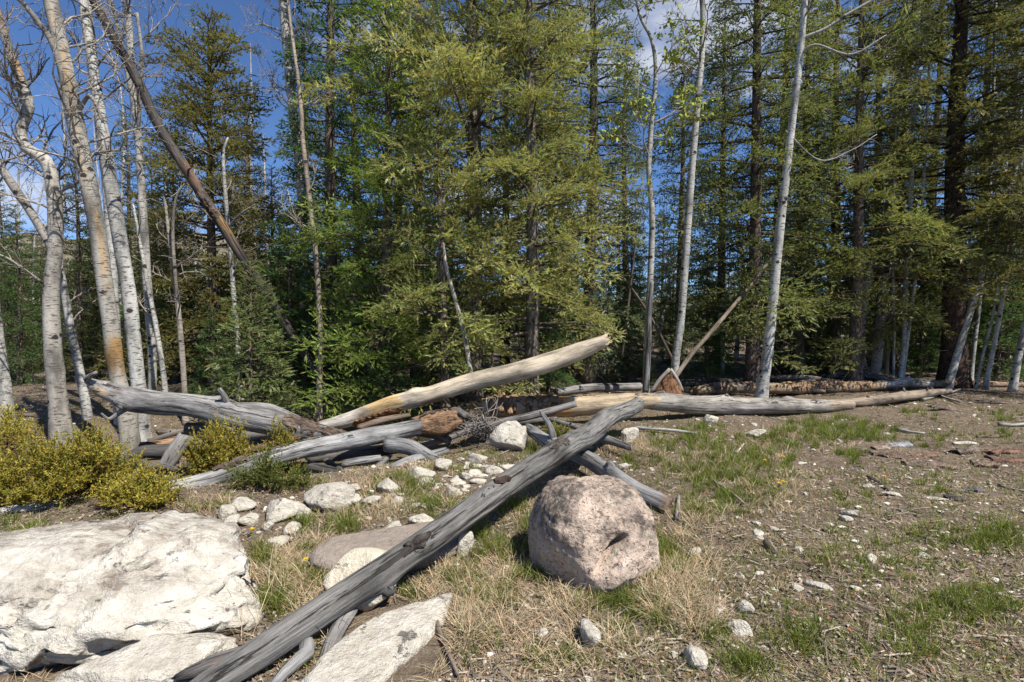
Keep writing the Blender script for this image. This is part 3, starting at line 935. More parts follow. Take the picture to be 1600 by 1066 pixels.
def build_logs():
    l = log('fallen_log', 'big weathered grey log lying diagonally across the rocks to the bottom edge',
            [(285, 1094, 2.02), (345, 1056, 2.13), (420, 1010, 2.28), (580, 905, 2.75), (740, 795, 3.5), (880, 700, 4.7), (950, 655, 5.8), (995, 632, 6.9)],
            [34, 43, 48, 45, 41, 36, 30, 23], (0.165, 0.158, 0.147), seed=1, ns=56, amp=0.045, step=0.03, cracks=[(0.0, 0.42, 1.0, 0.22), (0.15, 0.7, 1.75, 0.18), (0.45, 0.95, 0.7, 0.22), (0.3, 0.6, 0.2, 0.14), (0.6, 1.0, 1.5, 0.16)], jag=(0.05, 0.04),
            stubs=[(0.17, 2.4, 0.07, 0.035), (0.34, 0.5, 0.03, 0.022), (0.52, 0.35, 0.02, 0.03), (0.56, 3.6, 0.03, 0.03), (0.22, 0.9, 0.02, 0.02)],
            bark=[(0.50, 0.545, 0.55, 0.30, 0.014, (0.09, 0.075, 0.065)), (0.36, 0.378, 0.45, 0.35, 0.026, (0.07, 0.05, 0.04)), (0.20, 0.222, 0.7, 0.35, 0.024, (0.06, 0.05, 0.045))],
            patches=[(0.0, 0.012, 0.4, 0.4, ORANGE)])
    log('forked_root', 'dark charred root end beside the near tip of the big grey log', [(275, 1062, 2.12), (320, 1044, 2.15), (365, 1030, 2.22), (392, 1018, 2.3)], [14, 26, 28, 20], DARK, seed=2,
        patches=[(0.6, 0.95, 1.2, 0.5, ORANGE)], cat='root')
    log('broken_limb', 'grey stick running down from under the near end of the big log', [(545, 955, 2.62), (520, 1000, 2.42), (497, 1066, 2.2)], [26, 24, 20], (0.2, 0.19, 0.18), seed=3, ns=12, cat='branch')
    log('broken_limb', 'curved grey limb arching off the near end of the big log', [(470, 990, 2.45), (478, 1020, 2.3), (450, 1045, 2.2), (425, 1075, 2.12)], [20, 26, 20, 16], (0.27, 0.265, 0.255), seed=4, ns=12, cat='branch')
    l = log('fallen_limb', 'short grey log with a stub lying behind the pink boulder', [(826, 668, 6.2), (868, 695, 5.7), (915, 715, 5.1), (985, 762, 4.45), (1040, 790, 4.15)], [16, 24, 26, 30, 34],
            (0.24, 0.235, 0.23), seed=5, ns=18, stubs=[(0.74, 0.3, 0.05, 0.05), (0.25, 0.1, 0.22, 0.035)], jag=(0.03, 0.03), patches=[(0.97, 1.2, 0, 4, (0.16, 0.11, 0.08))])
    l = log('peeled_log', 'long peeled cream log rising to a snapped tip above the pile',
            [(498, 668, 7.3), (545, 655, 7.25), (610, 632, 7.2), (680, 615, 7.2), (760, 594, 7.2), (850, 568, 7.2), (910, 547, 7.2), (948, 530, 7.2)],
            [18, 24, 29, 27, 29, 31, 28, 18], CREAM, 'cream', seed=6, ns=22, amp=0.03, ripple=0.015, jag=(0.03, 0.08),
            patches=[(0.0, 0.16, 0, 4, (0.50, 0.46, 0.40)), (0.17, 0.30, 0.0, 2.0, (0.55, 0.38, 0.18)), (0.14, 0.18, 0, 2.2, (0.22, 0.19, 0.16)), (0.29, 0.34, 0, 2.4, (0.30, 0.27, 0.24)), (0.34, 0.47, 2.4, 0.7, (0.30, 0.22, 0.14)), (0.62, 0.7, 0.6, 0.25, (0.25, 0.21, 0.17))],
            stubs=[(0.345, 0.3, 0.01, 0.03)], bark=[(0.12, 0.30, 2.5, 0.55, 0.012, (0.25, 0.12, 0.05))])
    splinters(l, P(938, 537, 7.2), P(955, 522, 7.2) - P(900, 552, 7.2), 22, 0.14, 0.075, (0.62, 0.47, 0.27), 3)
    l = log('hooked_log', 'heavy grey log with a hooked broken end raised over the juniper',
            [(138, 602, 6.2), (165, 608, 6.2), (215, 622, 6.2), (290, 633, 6.2), (360, 650, 6.2), (430, 664, 6.2), (500, 676, 6.25), (545, 684, 6.3)],
            [8, 26, 38, 36, 37, 38, 30, 16], (0.225, 0.215, 0.205), seed=7, ns=48, cracks=[(0.1, 0.55, 0.9, 0.18), (0.35, 0.9, 0.4, 0.18), (0.2, 0.8, 1.5, 0.15)], amp=0.07, ripple=0.05, jag=(0.04, 0.02),
            stubs=[(0.545, 0.35, 0.17, 0.04), (0.17, 2.0, 0.05, 0.05), (0.5, -0.2, 0.02, 0.04)],
            bark=[(0.78, 0.99, 0.8, 0.9, 0.02, (0.12, 0.09, 0.07))], patches=[(0.10, 0.16, 1.0, 0.8, (0.12, 0.10, 0.085)), (0.04, 0.10, 1.6, 0.7, (0.55, 0.38, 0.22))])
    splinters(l, P(162, 612, 6.15), P(140, 610, 6.15) - P(180, 614, 6.15), 12, 0.10, 0.06, (0.55, 0.36, 0.18), 5)
    # hook: upturned root spur, and a root below
    for nm, pp, ww in (('root_spur', [(170, 606, 6.2), (145, 598, 6.2), (136, 592, 6.15), (150, 582, 6.1)], [22, 14, 9, 5]),
                       ('root_spur', [(205, 630, 6.15), (185, 646, 6.1), (170, 655, 6.05), (158, 646, 6.0)], [20, 9, 6, 3]),
                       ('broken_branch', [(375, 634, 6.25), (420, 637, 6.3), (470, 655, 6.35)], [11, 13, 7])):
        W3 = np.array([P(*q) for q in pp])
        rr = np.array([0.5 * w * q[2] / 800 for w, q in zip(ww, pp)])
        cc = resample(W3, 14)
        V, T, Q, tc, _ = tube(cc - np.array(l.location), np.interp(np.linspace(0, 1, 14), np.linspace(0, 1, len(rr)), rr), 10)
        mb = MB()
        mb.add(V, T, Q, (0.24, 0.225, 0.21), tc)
        mb.build(nm, M['wood'], l)
    l = log('fallen_log', 'pale grey log running from the juniper up to a rotten orange end',
            [(180, 778, 4.55), (262, 765, 4.72), (330, 748, 4.9), (400, 722, 5.2), (480, 700, 5.55), (560, 685, 5.85), (630, 670, 6.1), (655, 665, 6.2)],
            [20, 26, 28, 27, 27, 28, 27, 25], (0.29, 0.285, 0.275), seed=8, ns=44, cracks=[(0.05, 0.5, 1.0, 0.14), (0.4, 0.95, 0.6, 0.16), (0.3, 0.9, 1.5, 0.14)], amp=0.04, stubs=[(0.72, 0.8, 0.015, 0.02)],
            bark=[(0.26, 0.37, 0.2, 0.6, 0.03, (0.12, 0.095, 0.075)), (0.45, 0.62, -0.2, 0.4, 0.015, (0.13, 0.10, 0.08))], patches=[(0.0, 0.25, 0, 4, (0.36, 0.355, 0.345))])
    log('rotten_stub', 'crumbling orange brown rotten log end in the middle of the pile', [(645, 664, 6.25), (670, 660, 6.3), (700, 658, 6.4), (718, 655, 6.45)], [26, 34, 36, 26], (0.20, 0.125, 0.075), 'rot', seed=9,
        amp=0.16, ripple=0.16, jag=(0.02, 0.06), bark=[(0.2, 0.9, -0.3, 0.6, 0.02, (0.10, 0.075, 0.06))])
    log('fallen_log', 'white weathered log end at the left edge under the juniper', [(-60, 812, 4.15), (0, 808, 4.2), (58, 800, 4.25), (95, 796, 4.3)], [30, 31, 30, 24], (0.48, 0.47, 0.455), seed=10)
    log('wood_slab', 'grey split board lying below the white log end by the juniper', [(40, 835, 3.9), (100, 830, 4.0), (150, 822, 4.1)], [13, 15, 11], GREY, seed=11, squash=0.6, cat='log')
    log('fallen_log', 'short grey log with a sawn end under the pale log', [(603, 694, 5.9), (640, 698, 5.85), (672, 712, 5.7), (690, 722, 5.55)], [24, 24, 20, 12], (0.22, 0.215, 0.21), seed=12, jag=(0.0, 0.03))
    log('wood_slab', 'flat grey slab of wood sloping into the grass', [(590, 742, 5.35), (640, 722, 5.6), (700, 704, 5.85)], [18, 24, 16], (0.24, 0.235, 0.23), seed=13, squash=0.55)
    log('wood_slab', 'broken grey board in the shadow under the pale log', [(535, 728, 5.6), (565, 722, 5.65), (596, 716, 5.75)], [20, 20, 15], (0.25, 0.245, 0.235), seed=14, squash=0.6)
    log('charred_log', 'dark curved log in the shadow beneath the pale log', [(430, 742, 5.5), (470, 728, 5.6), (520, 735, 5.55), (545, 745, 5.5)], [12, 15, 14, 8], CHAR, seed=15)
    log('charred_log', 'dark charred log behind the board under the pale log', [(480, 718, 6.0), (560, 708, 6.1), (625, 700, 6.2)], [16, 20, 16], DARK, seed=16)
    log('fallen_log', 'grey brown log under the torn bark of the hooked log', [(520, 690, 6.5), (580, 676, 6.6), (650, 668, 6.7), (690, 664, 6.8)], [20, 22, 22, 18], (0.22, 0.19, 0.165), seed=17)
    log('charred_log', 'dark forked root sprawling beside the big juniper', [(190, 742, 5.5), (200, 718, 5.65), (222, 706, 5.75), (260, 704, 5.85), (300, 700, 5.95)], [10, 16, 20, 22, 20], CHAR, seed=18)
    log('charred_log', 'low dark root curving beneath the forked root', [(195, 752, 5.3), (220, 736, 5.4), (250, 728, 5.45), (275, 735, 5.5)], [9, 10, 10, 8], DARK, seed=19)
    log('log_stub', 'split grey stub propped upright behind the forked root', [(256, 738, 5.55), (270, 712, 5.65), (291, 682, 5.8)], [20, 25, 24], (0.20, 0.19, 0.18), seed=20, jag=(0, 0.03))
    log('log_stub', 'sawn grey log end under the middle of the hooked log', [(290, 671, 6.35), (320, 672, 6.4), (365, 676, 6.5)], [19, 19, 18], (0.15, 0.14, 0.13), seed=21, jag=(0, 0))
    log('fallen_log', 'orange brown barkless log lying behind the forked root', [(218, 697, 6.6), (250, 694, 6.7), (285, 690, 6.8)], [14, 14, 12], (0.32, 0.20, 0.11), seed=22)
    log('fallen_log', 'grey log half hidden by the small upright juniper', [(290, 700, 6.15), (340, 697, 6.2), (410, 692, 6.3), (470, 690, 6.4)], [16, 18, 18, 16], (0.30, 0.28, 0.26), seed=23)
    log('fallen_log', 'thin bark covered log lying on the pale log behind the juniper', [(360, 712, 5.6), (410, 700, 5.75), (470, 683, 5.95)], [10, 11, 8], BROWN, 'rot', seed=24)
    l = log('rotten_log', 'rotten crumbling log with a peeled cream half behind the dead twigs', [(755, 642, 7.55), (800, 640, 7.6), (860, 638, 7.65), (920, 634, 7.7), (985, 628, 7.75), (1030, 625, 7.8)], [26, 32, 33, 30, 28, 22],
            (0.42, 0.33, 0.22), 'cream', seed=25, amp=0.07, ripple=0.06, bark=[(0.02, 0.42, 0.2, 1.7, 0.035, (0.22, 0.14, 0.085)), (0.5, 0.62, -0.2, 0.4, 0.015, (0.2, 0.14, 0.1))], patches=[(0.3, 0.5, 0.5, 2, ORANGE)])
    splinters(l, P(790, 632, 7.45), (0.2, -0.3, 1), 30, 0.10, 0.20, (0.30, 0.19, 0.11), 11, 'rot')
    log('dead_branch', 'long thin grey branch slanting through the pile to a blunt tip', [(640, 700, 6.5), (690, 688, 6.6), (750, 668, 6.75), (830, 650, 6.9), (900, 630, 7.0)], [8, 10, 11, 12, 10], (0.2, 0.19, 0.18), seed=26, ns=12, cat='branch')
    log('dead_branch', 'dark branch lying under the rotten log', [(700, 668, 7.1), (790, 662, 7.2), (870, 655, 7.3)], [9, 9, 7], DARK, seed=27, ns=10, cat='branch')
    l = log('fallen_log', 'cross log, grey with peeled knots, lying right from the far tip of the big log',
            [(994, 622, 7.7), (1050, 630, 7.85), (1120, 636, 8.1), (1200, 634, 8.4), (1270, 634, 8.75), (1330, 632, 9.1)], [22, 28, 29, 25, 21, 16],
            (0.29, 0.265, 0.23), seed=28, ns=44, cracks=[(0.05, 0.5, 1.2, 0.14), (0.4, 0.9, 0.8, 0.14)], amp=0.04, stubs=[(0.10, 0.2, 0.05, 0.045), (0.36, 0.5, 0.04, 0.035), (0.55, 0.9, 0.015, 0.03), (0.78, 0.8, 0.015, 0.04), (0.66, -0.3, 0.02, 0.03)],
            patches=[(0.0, 0.05, 0.3, 1.5, (0.48, 0.34, 0.2)), (0.85, 1.1, 0, 4, (0.29, 0.23, 0.175)), (0.3, 0.6, 1.9, 0.6, (0.27, 0.25, 0.23))], jag=(0.06, 0.05))
    log('fallen_log', 'peeled orange continuation log beyond the cross log', [(1315, 632, 9.15), (1370, 626, 9.5), (1430, 617, 10.0), (1485, 611, 10.6)], [13, 15, 14, 8], (0.27, 0.215, 0.16), 'cream', seed=29,
        stubs=[(0.2, 0.4, 0.04, 0.03), (0.5, 0.2, 0.06, 0.03), (0.7, 0.6, 0.08, 0.02), (0.35, 1.4, 0.04, 0.03)], amp=0.08)
    log('fallen_log', 'long mottled log lying behind the white leaning aspen', [(1088, 612, 10.6), (1150, 606, 10.8), (1240, 606, 11.0), (1330, 608, 11.2), (1380, 603, 11.4)], [14, 17, 17, 15, 13],
        (0.28, 0.205, 0.125), 'cream', seed=30, bark=[(0.45, 0.95, 0.0, 1.4, 0.03, (0.24, 0.16, 0.10)), (0.06, 0.16, 0.2, 1.5, 0.03, (0.14, 0.10, 0.075)), (0.22, 0.30, 0.0, 1.3, 0.02, (0.17, 0.12, 0.085))], patches=[(0.18, 0.26, 0, 3, DARK)])
    log('fallen_log', 'grey barkless log at the foot of the right hand trees', [(1372, 603, 11.5), (1420, 599, 11.7), (1455, 599, 11.9)], [15, 13, 12], (0.36, 0.33, 0.30), seed=31, stubs=[(0.55, 0.2, 0.04, 0.03)])
    log('fallen_log', 'brown log tapering away under the right hand trees', [(1455, 599, 11.9), (1515, 600, 12.1), (1590, 601, 12.3), (1680, 603, 12.5)], [12, 10, 7, 5], (0.24, 0.17, 0.12), 'rot', seed=32)
    log('fallen_log', 'grey squared log lying behind the rotten log', [(868, 612, 10.0), (930, 606, 10.2), (1000, 604, 10.5)], [13, 14, 12], (0.24, 0.225, 0.21), seed=33)
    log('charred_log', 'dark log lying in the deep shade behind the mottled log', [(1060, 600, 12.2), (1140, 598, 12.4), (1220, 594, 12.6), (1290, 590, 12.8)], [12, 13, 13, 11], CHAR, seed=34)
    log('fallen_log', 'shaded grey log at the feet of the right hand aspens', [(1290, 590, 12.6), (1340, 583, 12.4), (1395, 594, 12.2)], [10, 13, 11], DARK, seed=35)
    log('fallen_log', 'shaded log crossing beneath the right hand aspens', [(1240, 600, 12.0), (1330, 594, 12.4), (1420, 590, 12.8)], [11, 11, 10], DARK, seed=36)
    log('fallen_log', 'thin log far back behind the crooked dead aspen', [(20, 662, 9.0), (60, 660, 9.1), (110, 658, 9.2), (200, 662, 9.4)], [9, 9, 8, 7], (0.25, 0.235, 0.215), seed=37)
    log('fallen_log', 'short grey log on the left background heap', [(22, 654, 8.9), (50, 652, 9.0)], [10, 9], (0.30, 0.285, 0.265), seed=38)
    log('fallen_log', 'lowest log of the left background heap', [(15, 676, 8.6), (70, 672, 8.9), (120, 676, 9.2)], [12, 10, 8], (0.2, 0.185, 0.17), seed=39)
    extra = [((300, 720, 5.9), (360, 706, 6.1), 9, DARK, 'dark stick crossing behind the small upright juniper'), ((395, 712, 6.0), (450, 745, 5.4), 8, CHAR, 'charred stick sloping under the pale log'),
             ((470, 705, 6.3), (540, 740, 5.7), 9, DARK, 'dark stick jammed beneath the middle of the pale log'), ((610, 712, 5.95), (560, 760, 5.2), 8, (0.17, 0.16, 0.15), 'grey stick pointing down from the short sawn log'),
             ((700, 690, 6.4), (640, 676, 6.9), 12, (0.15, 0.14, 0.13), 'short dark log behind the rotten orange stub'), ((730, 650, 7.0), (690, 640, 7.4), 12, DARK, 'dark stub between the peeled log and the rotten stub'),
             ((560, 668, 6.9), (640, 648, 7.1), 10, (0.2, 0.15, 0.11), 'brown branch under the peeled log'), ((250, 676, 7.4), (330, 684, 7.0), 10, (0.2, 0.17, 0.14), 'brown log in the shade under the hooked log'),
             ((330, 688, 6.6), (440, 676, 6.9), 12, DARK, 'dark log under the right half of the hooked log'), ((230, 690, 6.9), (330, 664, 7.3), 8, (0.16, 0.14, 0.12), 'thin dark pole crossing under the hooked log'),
             ((860, 655, 6.9), (940, 690, 6.0), 8, (0.19, 0.18, 0.17), 'thin grey branch poking under the big log'), ((905, 682, 6.2), (985, 700, 5.7), 14, (0.18, 0.175, 0.17), 'grey broken limb lying beneath the far half of the big log'),
             ((1120, 603, 11.6), (1290, 612, 10.9), 7, (0.25, 0.2, 0.15), 'pale brown branch lying on the mottled log'), ((1200, 590, 12.4), (1330, 600, 11.9), 8, (0.2, 0.17, 0.14), 'brown branch in the shade behind the mottled log')]
    for k, (a_, b_, w_, cc_, lb_) in enumerate(extra):
        mid = ((a_[0] + b_[0]) / 2 + 3, (a_[1] + b_[1]) / 2 - 3, (a_[2] + b_[2]) / 2)
        log('dead_branch', lb_, [a_, mid, b_], [w_, w_ * 1.05, w_ * 0.7], cc_, seed=300 + k, ns=12, cat='branch', stubs=[(0.4, 0.4, 0.03, 0.012)])
    # rotten splayed root crown at the foot of the leaning pole
    mb = MB()
    rng = np.random.default_rng(4)
    a, b_, c_ = P(1018, 614, 8.9), P(1047, 577, 8.9), P(1066, 612, 8.9)
    org = (a + c_) / 2
    D, T = ico(5)
    Vv = D.copy()
    h = (b_[2] - org[2])
    w = (c_[0] - a[0]) / 2
    zz = np.clip((Vv[:, 2] + 0.3) / 1.3, 0, 1)
    Vv = np.stack([Vv[:, 0] * w * (1 - 0.8 * zz) + zz * (b_[0] - org[0]), Vv[:, 1] * w * 0.8 * (1 - 0.7 * zz), zz * h - 0.04], -1)
    Vv += (0.05 * fbm(Vv * np.array([14, 14, 5]), 4, 8))[:, None] * D
    mb.add(Vv, T, None, (0.17, 0.09, 0.05), Vv * np.array([1, 1, 1.0]))
    o = mb.build('rotten_stump', M['rot'])
    o.location = org
    tag(o, 'small pointed rotten orange stump behind the cross log', 'stump')
    mb = MB()
    for s_, e_ in ((a, b_), (b_, c_)):
        V, T, Q, tc, _ = tube(resample([s_ - org, (s_ + e_) / 2 - org + rng.normal(0, 0.02, 3), e_ - org], 8), np.full(8, 0.035), 8)
        mb.add(V, T, Q, (0.3, 0.27, 0.23), tc)
    mb.build('root_shell', M['wood'], o)
    # standing and leaning dead wood
    log('leaning_pole', 'thin dead pole leaning up to the right from the rotten stump', [(1050, 598, 8.9), (1080, 555, 9.3), (1120, 508, 9.8), (1165, 455, 10.4), (1220, 385, 11.2)], [7, 7, 6.5, 5, 3], (0.17, 0.135, 0.10), seed=50, ns=10, cat='pole')
    l = log('leaning_snag', 'dark dead trunk leaning steeply across the left trees', [(526, 632, 9.3), (447, 505, 9.0), (385, 410, 8.8), (340, 340, 8.7), (300, 280, 8.6), (255, 205, 8.5), (215, 130, 8.4), (180, 60, 8.3), (145, -5, 8.2), (110, -75, 8.1)],
            [12, 13, 14, 15, 15, 15, 14, 13, 12, 11], (0.062, 0.054, 0.048), seed=51, ns=16, amp=0.05,
            patches=[(0.40, 0.50, 1.2, 1.3, (0.24, 0.15, 0.075)), (0.52, 0.60, 0.5, 1.6, (0.16, 0.10, 0.07))], bark=[(0.46, 0.52, 0.3, 0.8, 0.02, (0.10, 0.075, 0.06))], stubs=[(0.57, 0.6, 0.25, 0.015), (0.75, 0.3, 0.1, 0.02)], cat='dead tree')
    log('dead_stick', 'slim white dead stem standing behind the peeled log', [(737, 600, 7.9), (728, 540, 7.95), (714, 480, 8.0), (698, 420, 8.05), (693, 380, 8.1)], [8, 8, 7, 6, 3], (0.33, 0.29, 0.25), seed=52, ns=10, cat='stick')
    log('dead_post', 'grey dead post standing left of the slim aspen by the stump', [(1008, 612, 9.6), (1011, 570, 9.6), (1015, 500, 9.6), (1019, 440, 9.6)], [10, 9, 8, 6], (0.17, 0.165, 0.16), seed=53, ns=12, cat='dead tree')
    log('dead_stick', 'thin bare stick leaning beside the blue green spruce', [(1062, 585, 10.6), (1030, 520, 10.4), (1000, 470, 10.2), (975, 435, 10.1)], [6, 5, 4, 2], (0.13, 0.10, 0.08), seed=54, ns=8, cat='stick')
    log('dead_stick', 'thin reddish stick standing against the blue green spruce', [(972, 560, 11.5), (985, 450, 11.5), (997, 350, 11.5)], [4, 4, 2], (0.11, 0.085, 0.065), seed=55, ns=8, cat='stick')
    # sticks on the ground
    def stick(lab, pts, w, col, seed, lift=0.01, nm='stick'):
        W3 = [G(*p) + [0, 0, w * 0.5 + lift] for p in pts]
        log(nm, lab, W3, [w * f for f in np.linspace(1, 0.6, len(W3))], col, seed=seed, ns=8, world=True, cat='stick', amp=0.1, jag=(0.005, 0.005))
    stick('crooked brown stick lying below the big log beside the slab', [(681, 950), (683, 985), (697, 1020), (716, 1064)], 0.013, (0.21, 0.17, 0.135), 60, 0.02)
    stick('straight grey stick on the grass right of the log junction', [(990, 674), (1040, 678), (1090, 684)], 0.028, (0.42, 0.40, 0.37), 61, 0.04)
    stick('bent dead twig in the grass right of the boulder', [(1108, 752), (1140, 773), (1168, 797)], 0.016, (0.33, 0.28, 0.22), 62, 0.02)
    stick('short sawn stick lying on bare soil right of the boulder', [(1200, 852), (1206, 860), (1212, 868)], 0.030, (0.21, 0.17, 0.135), 63, 0.0)
    stick('short stick standing by the end of the limb behind the boulder', [(1058, 815), (1059, 795), (1060, 780)], 0.020, (0.30, 0.27, 0.23), 64, 0.02)
    stick('pale splinter of wood in the grass below the white rock', [(1149, 710), (1156, 704), (1163, 697)], 0.022, (0.6, 0.52, 0.42), 65, 0.02)
    stick('grey dead branch on the open ground behind the bark scraps', [(1400, 674), (1420, 678), (1445, 681)], 0.03, (0.35, 0.32, 0.29), 66, 0.02)
    stick('thin pale stick lying at the right edge', [(1560, 666), (1580, 667), (1615, 665)], 0.03, (0.38, 0.36, 0.33), 67, 0.02)
    stick('dark twig beside the white flake and flowers', [(1355, 748), (1372, 756), (1388, 768)], 0.014, (0.13, 0.11, 0.095), 68, 0.01)
    stick('slender twig lying near the right edge', [(1560, 760), (1580, 766), (1605, 770)], 0.012, (0.28, 0.24, 0.2), 69, 0.01)
    stick('thin twig in the lower right litter', [(1275, 1000), (1292, 1015), (1305, 1025)], 0.010, (0.22, 0.19, 0.16), 70, 0.01)
    stick('pale twig lying under the right trees', [(1455, 610), (1470, 622), (1500, 632)], 0.035, (0.33, 0.29, 0.25), 71, 0.03)
    stick('grey twig crossing the pale one under the right trees', [(1440, 628), (1470, 621), (1500, 612)], 0.03, (0.30, 0.26, 0.22), 72, 0.03)
    # dead twig bundle on the pile
    rng = np.random.default_rng(12)
    mb = MB()
    c0 = P(752, 668, 6.45)
    for k in range(70):
        a = rng.uniform(0, 6.28)
        el = rng.uniform(-0.5, 1.4)
        d = np.array([math.cos(a) * math.cos(el), math.sin(a) * math.cos(el) * 0.7, math.sin(el)])
        L_ = rng.uniform(0.2, 0.5)
        p0 = rng.normal(0, 0.08, 3)
        p1 = p0 + d * L_ * 0.5 + rng.normal(0, 0.06, 3)
        p2 = p0 + d * L_ + rng.normal(0, 0.10, 3) + [0, 0, -0.10]
        p2[2] = max(p2[2], -0.22)
        V, T, Q, tc, _ = tube(resample([p0, p1, p2], 8), np.linspace(0.008, 0.002, 8), 4)
        mb.add(V, T, Q, np.array((0.27, 0.24, 0.215)) * rng.uniform(0.7, 1.3), tc)
    o = mb.build('twig_bundle', M['wood'])
    o.location = c0
    tag(o, 'tangled bundle of bare grey twigs in the middle of the log pile', 'twigs')
    # bark scraps on the right
    for k, (px, py, L_, w_, rot, lab, cc) in enumerate([
            (1375, 702, 0.20, 0.10, 0.2, 'small cream bark scrap touching the grey chunk', (0.34, 0.24, 0.15)),
            (1400, 697, 0.34, 0.12, 0.1, 'bluish grey weathered wood chunk on the open ground', (0.30, 0.31, 0.33)),
            (1390, 714, 0.36, 0.10, -0.4, 'thin dark curled bark strip below the grey chunk', (0.17, 0.10, 0.065)),
            (1440, 728, 0.32, 0.17, -0.3, 'broad brown bark plate in the middle of the scraps', (0.21, 0.135, 0.085)),
            (1472, 730, 0.28, 0.10, -0.8, 'narrow tan bark piece pointing at the camera', (0.30, 0.19, 0.11)),
            (1445, 714, 0.30, 0.07, 0.0, 'thin reddish bark strip behind the broad plate', (0.26, 0.13, 0.07)),
            (1510, 706, 0.36, 0.18, 0.1, 'crumpled brown bark heap behind the right scraps', (0.22, 0.155, 0.11)),
            (1540, 728, 0.24, 0.14, -0.6, 'folded tan bark plate left of the red slabs', (0.27, 0.165, 0.10)),
            (1570, 708, 0.42, 0.13, 0.05, 'red brown bark slab at the right edge, upper of two', (0.24, 0.115, 0.065)),
            (1580, 722, 0.50, 0.15, 0.0, 'red brown bark slab at the right edge, lower of two', (0.22, 0.10, 0.06)),
            (1545, 684, 0.34, 0.10, 0.0, 'brown bark slab beside the flat white stone', (0.20, 0.13, 0.09)),
            (1520, 769, 0.16, 0.10, 0.3, 'small dark grey bark block on bare soil', (0.14, 0.125, 0.11)),
            (1490, 781, 0.12, 0.08, -0.4, 'small dark bark scrap touching the white flake', (0.10, 0.08, 0.065)),
            (1112, 886, 0.04, 0.03, -0.6, 'dark red curled leaf scrap by the pale stone', (0.12, 0.045, 0.03)),
            (1480, 640, 0.60, 0.16, 0.1, 'brown bark sheet under the right trees', (0.18, 0.12, 0.085)),
            (1560, 630, 0.70, 0.16, -0.1, 'dark bark sheet in the shade at the right edge', (0.16, 0.105, 0.075))]):
        g = G(px, py)
        rg = np.random.default_rng(500 + k)
        nu, nv = 12, 6
        U, Vv = np.meshgrid(np.linspace(-1, 1, nu), np.linspace(-1, 1, nv), indexing='ij')
        X = U * L_ / 2 * (1 + 0.12 * vnoise(np.stack([Vv * 2, U * 0, U * 0 + k], -1), 2)) + 0.02 * rg.normal(size=U.shape) * L_
        Yv = Vv * w_ / 2 * (1 + 0.3 * vnoise(np.stack([U * 2.5, U * 0 + 5, U * 0 + k], -1), 3))
        Zv = w_ * (0.13 * (1 - Vv ** 2) + 0.16 * vnoise(np.stack([U * 2, Vv * 2, U * 0 + k], -1), 4)) + 0.02
        th = 0.010 + 0.06 * w_
        top = np.stack([X, Yv, Zv], -1).reshape(-1, 3)
        bot = np.stack([X * 0.97, Yv * 0.97, Zv - th], -1).reshape(-1, 3)
        vs = np.concatenate([top, bot])
        qs = []
        off = nu * nv
        for i in range(nu - 1):
            for j in range(nv - 1):
                a = i * nv + j
                qs += [(a, a + nv, a + nv + 1, a + 1), (a + off, a + 1 + off, a + nv + 1 + off, a + nv + off)]
            for j in (0, nv - 1):
                a = i * nv + j
                qs.append((a, a + nv, a + nv + off, a + off))
        for j in range(nv - 1):
            for i in (0, nu - 1):
                a = i * nv + j
                qs.append((a, a + 1, a + 1 + off, a + off))
        cv = (0.55 * np.array(cc) + 0.30 * np.mean(cc)) * (1 + 0.25 * fbm(vs * 30 + k, 3, 3))[:, None]
        mb = MB()
        mb.add(vs, None, np.array(qs), cv, vs)
        o = mb.build('bark_scrap', M['rot'], None, False)
        o.location = g
        o.rotation_euler = (rg.uniform(-0.1, 0.1), rg.uniform(-0.1, 0.1), rot)
        tag(o, lab, 'bark')
build_logs()

# ------------------------------------------------------------------ aspens
ASP = (0.44, 0.425, 0.38)
TAN = (0.50, 0.37, 0.22)

def twig(mb, p, d, L, r, lev, rng, col, up=0.25, kids=(4, 7), leaf=None):
    n = 7 if L > 0.3 else 4
    pts = [p]
    dd = np.array(d, dtype=float)
    for k in range(n - 1):
        dd = dd + rng.normal(0, 0.20, 3) + [0, 0, up * 0.25]
        dd /= np.linalg.norm(dd)
        pts.append(pts[-1] + dd * L / (n - 1))
    pts = np.array(pts)
    V, T, Q, tc, _ = tube(pts, np.linspace(r, r * 0.35, n), 3 if r < 0.006 else 5, cap=False)
    mb.add(V, None, Q, np.array(col) * rng.uniform(0.75, 1.25), tc)
    if leaf is not None and lev <= 1:
        leaf.append(pts[-1]); leaf.append(pts[n // 2])
    if lev > 0:
        for k in range(rng.integers(*kids)):
            t = rng.uniform(0.25, 1.0)
            i = min(int(t * (n - 1)), n - 2)
            q = pts[i] + (pts[i + 1] - pts[i]) * (t * (n - 1) - i)
            ax = pts[i + 1] - pts[i]
            ax /= np.linalg.norm(ax)
            sd = rng.normal(0, 1, 3)
            sd -= ax * sd.dot(ax)
            sd /= np.linalg.norm(sd)
            a = rng.uniform(0.5, 1.1)
            twig(mb, q, ax * math.cos(a) + sd * math.sin(a), L * rng.uniform(0.35, 0.6), max(r * 0.5, 0.0025), lev - 1, rng, col, up, kids, leaf)

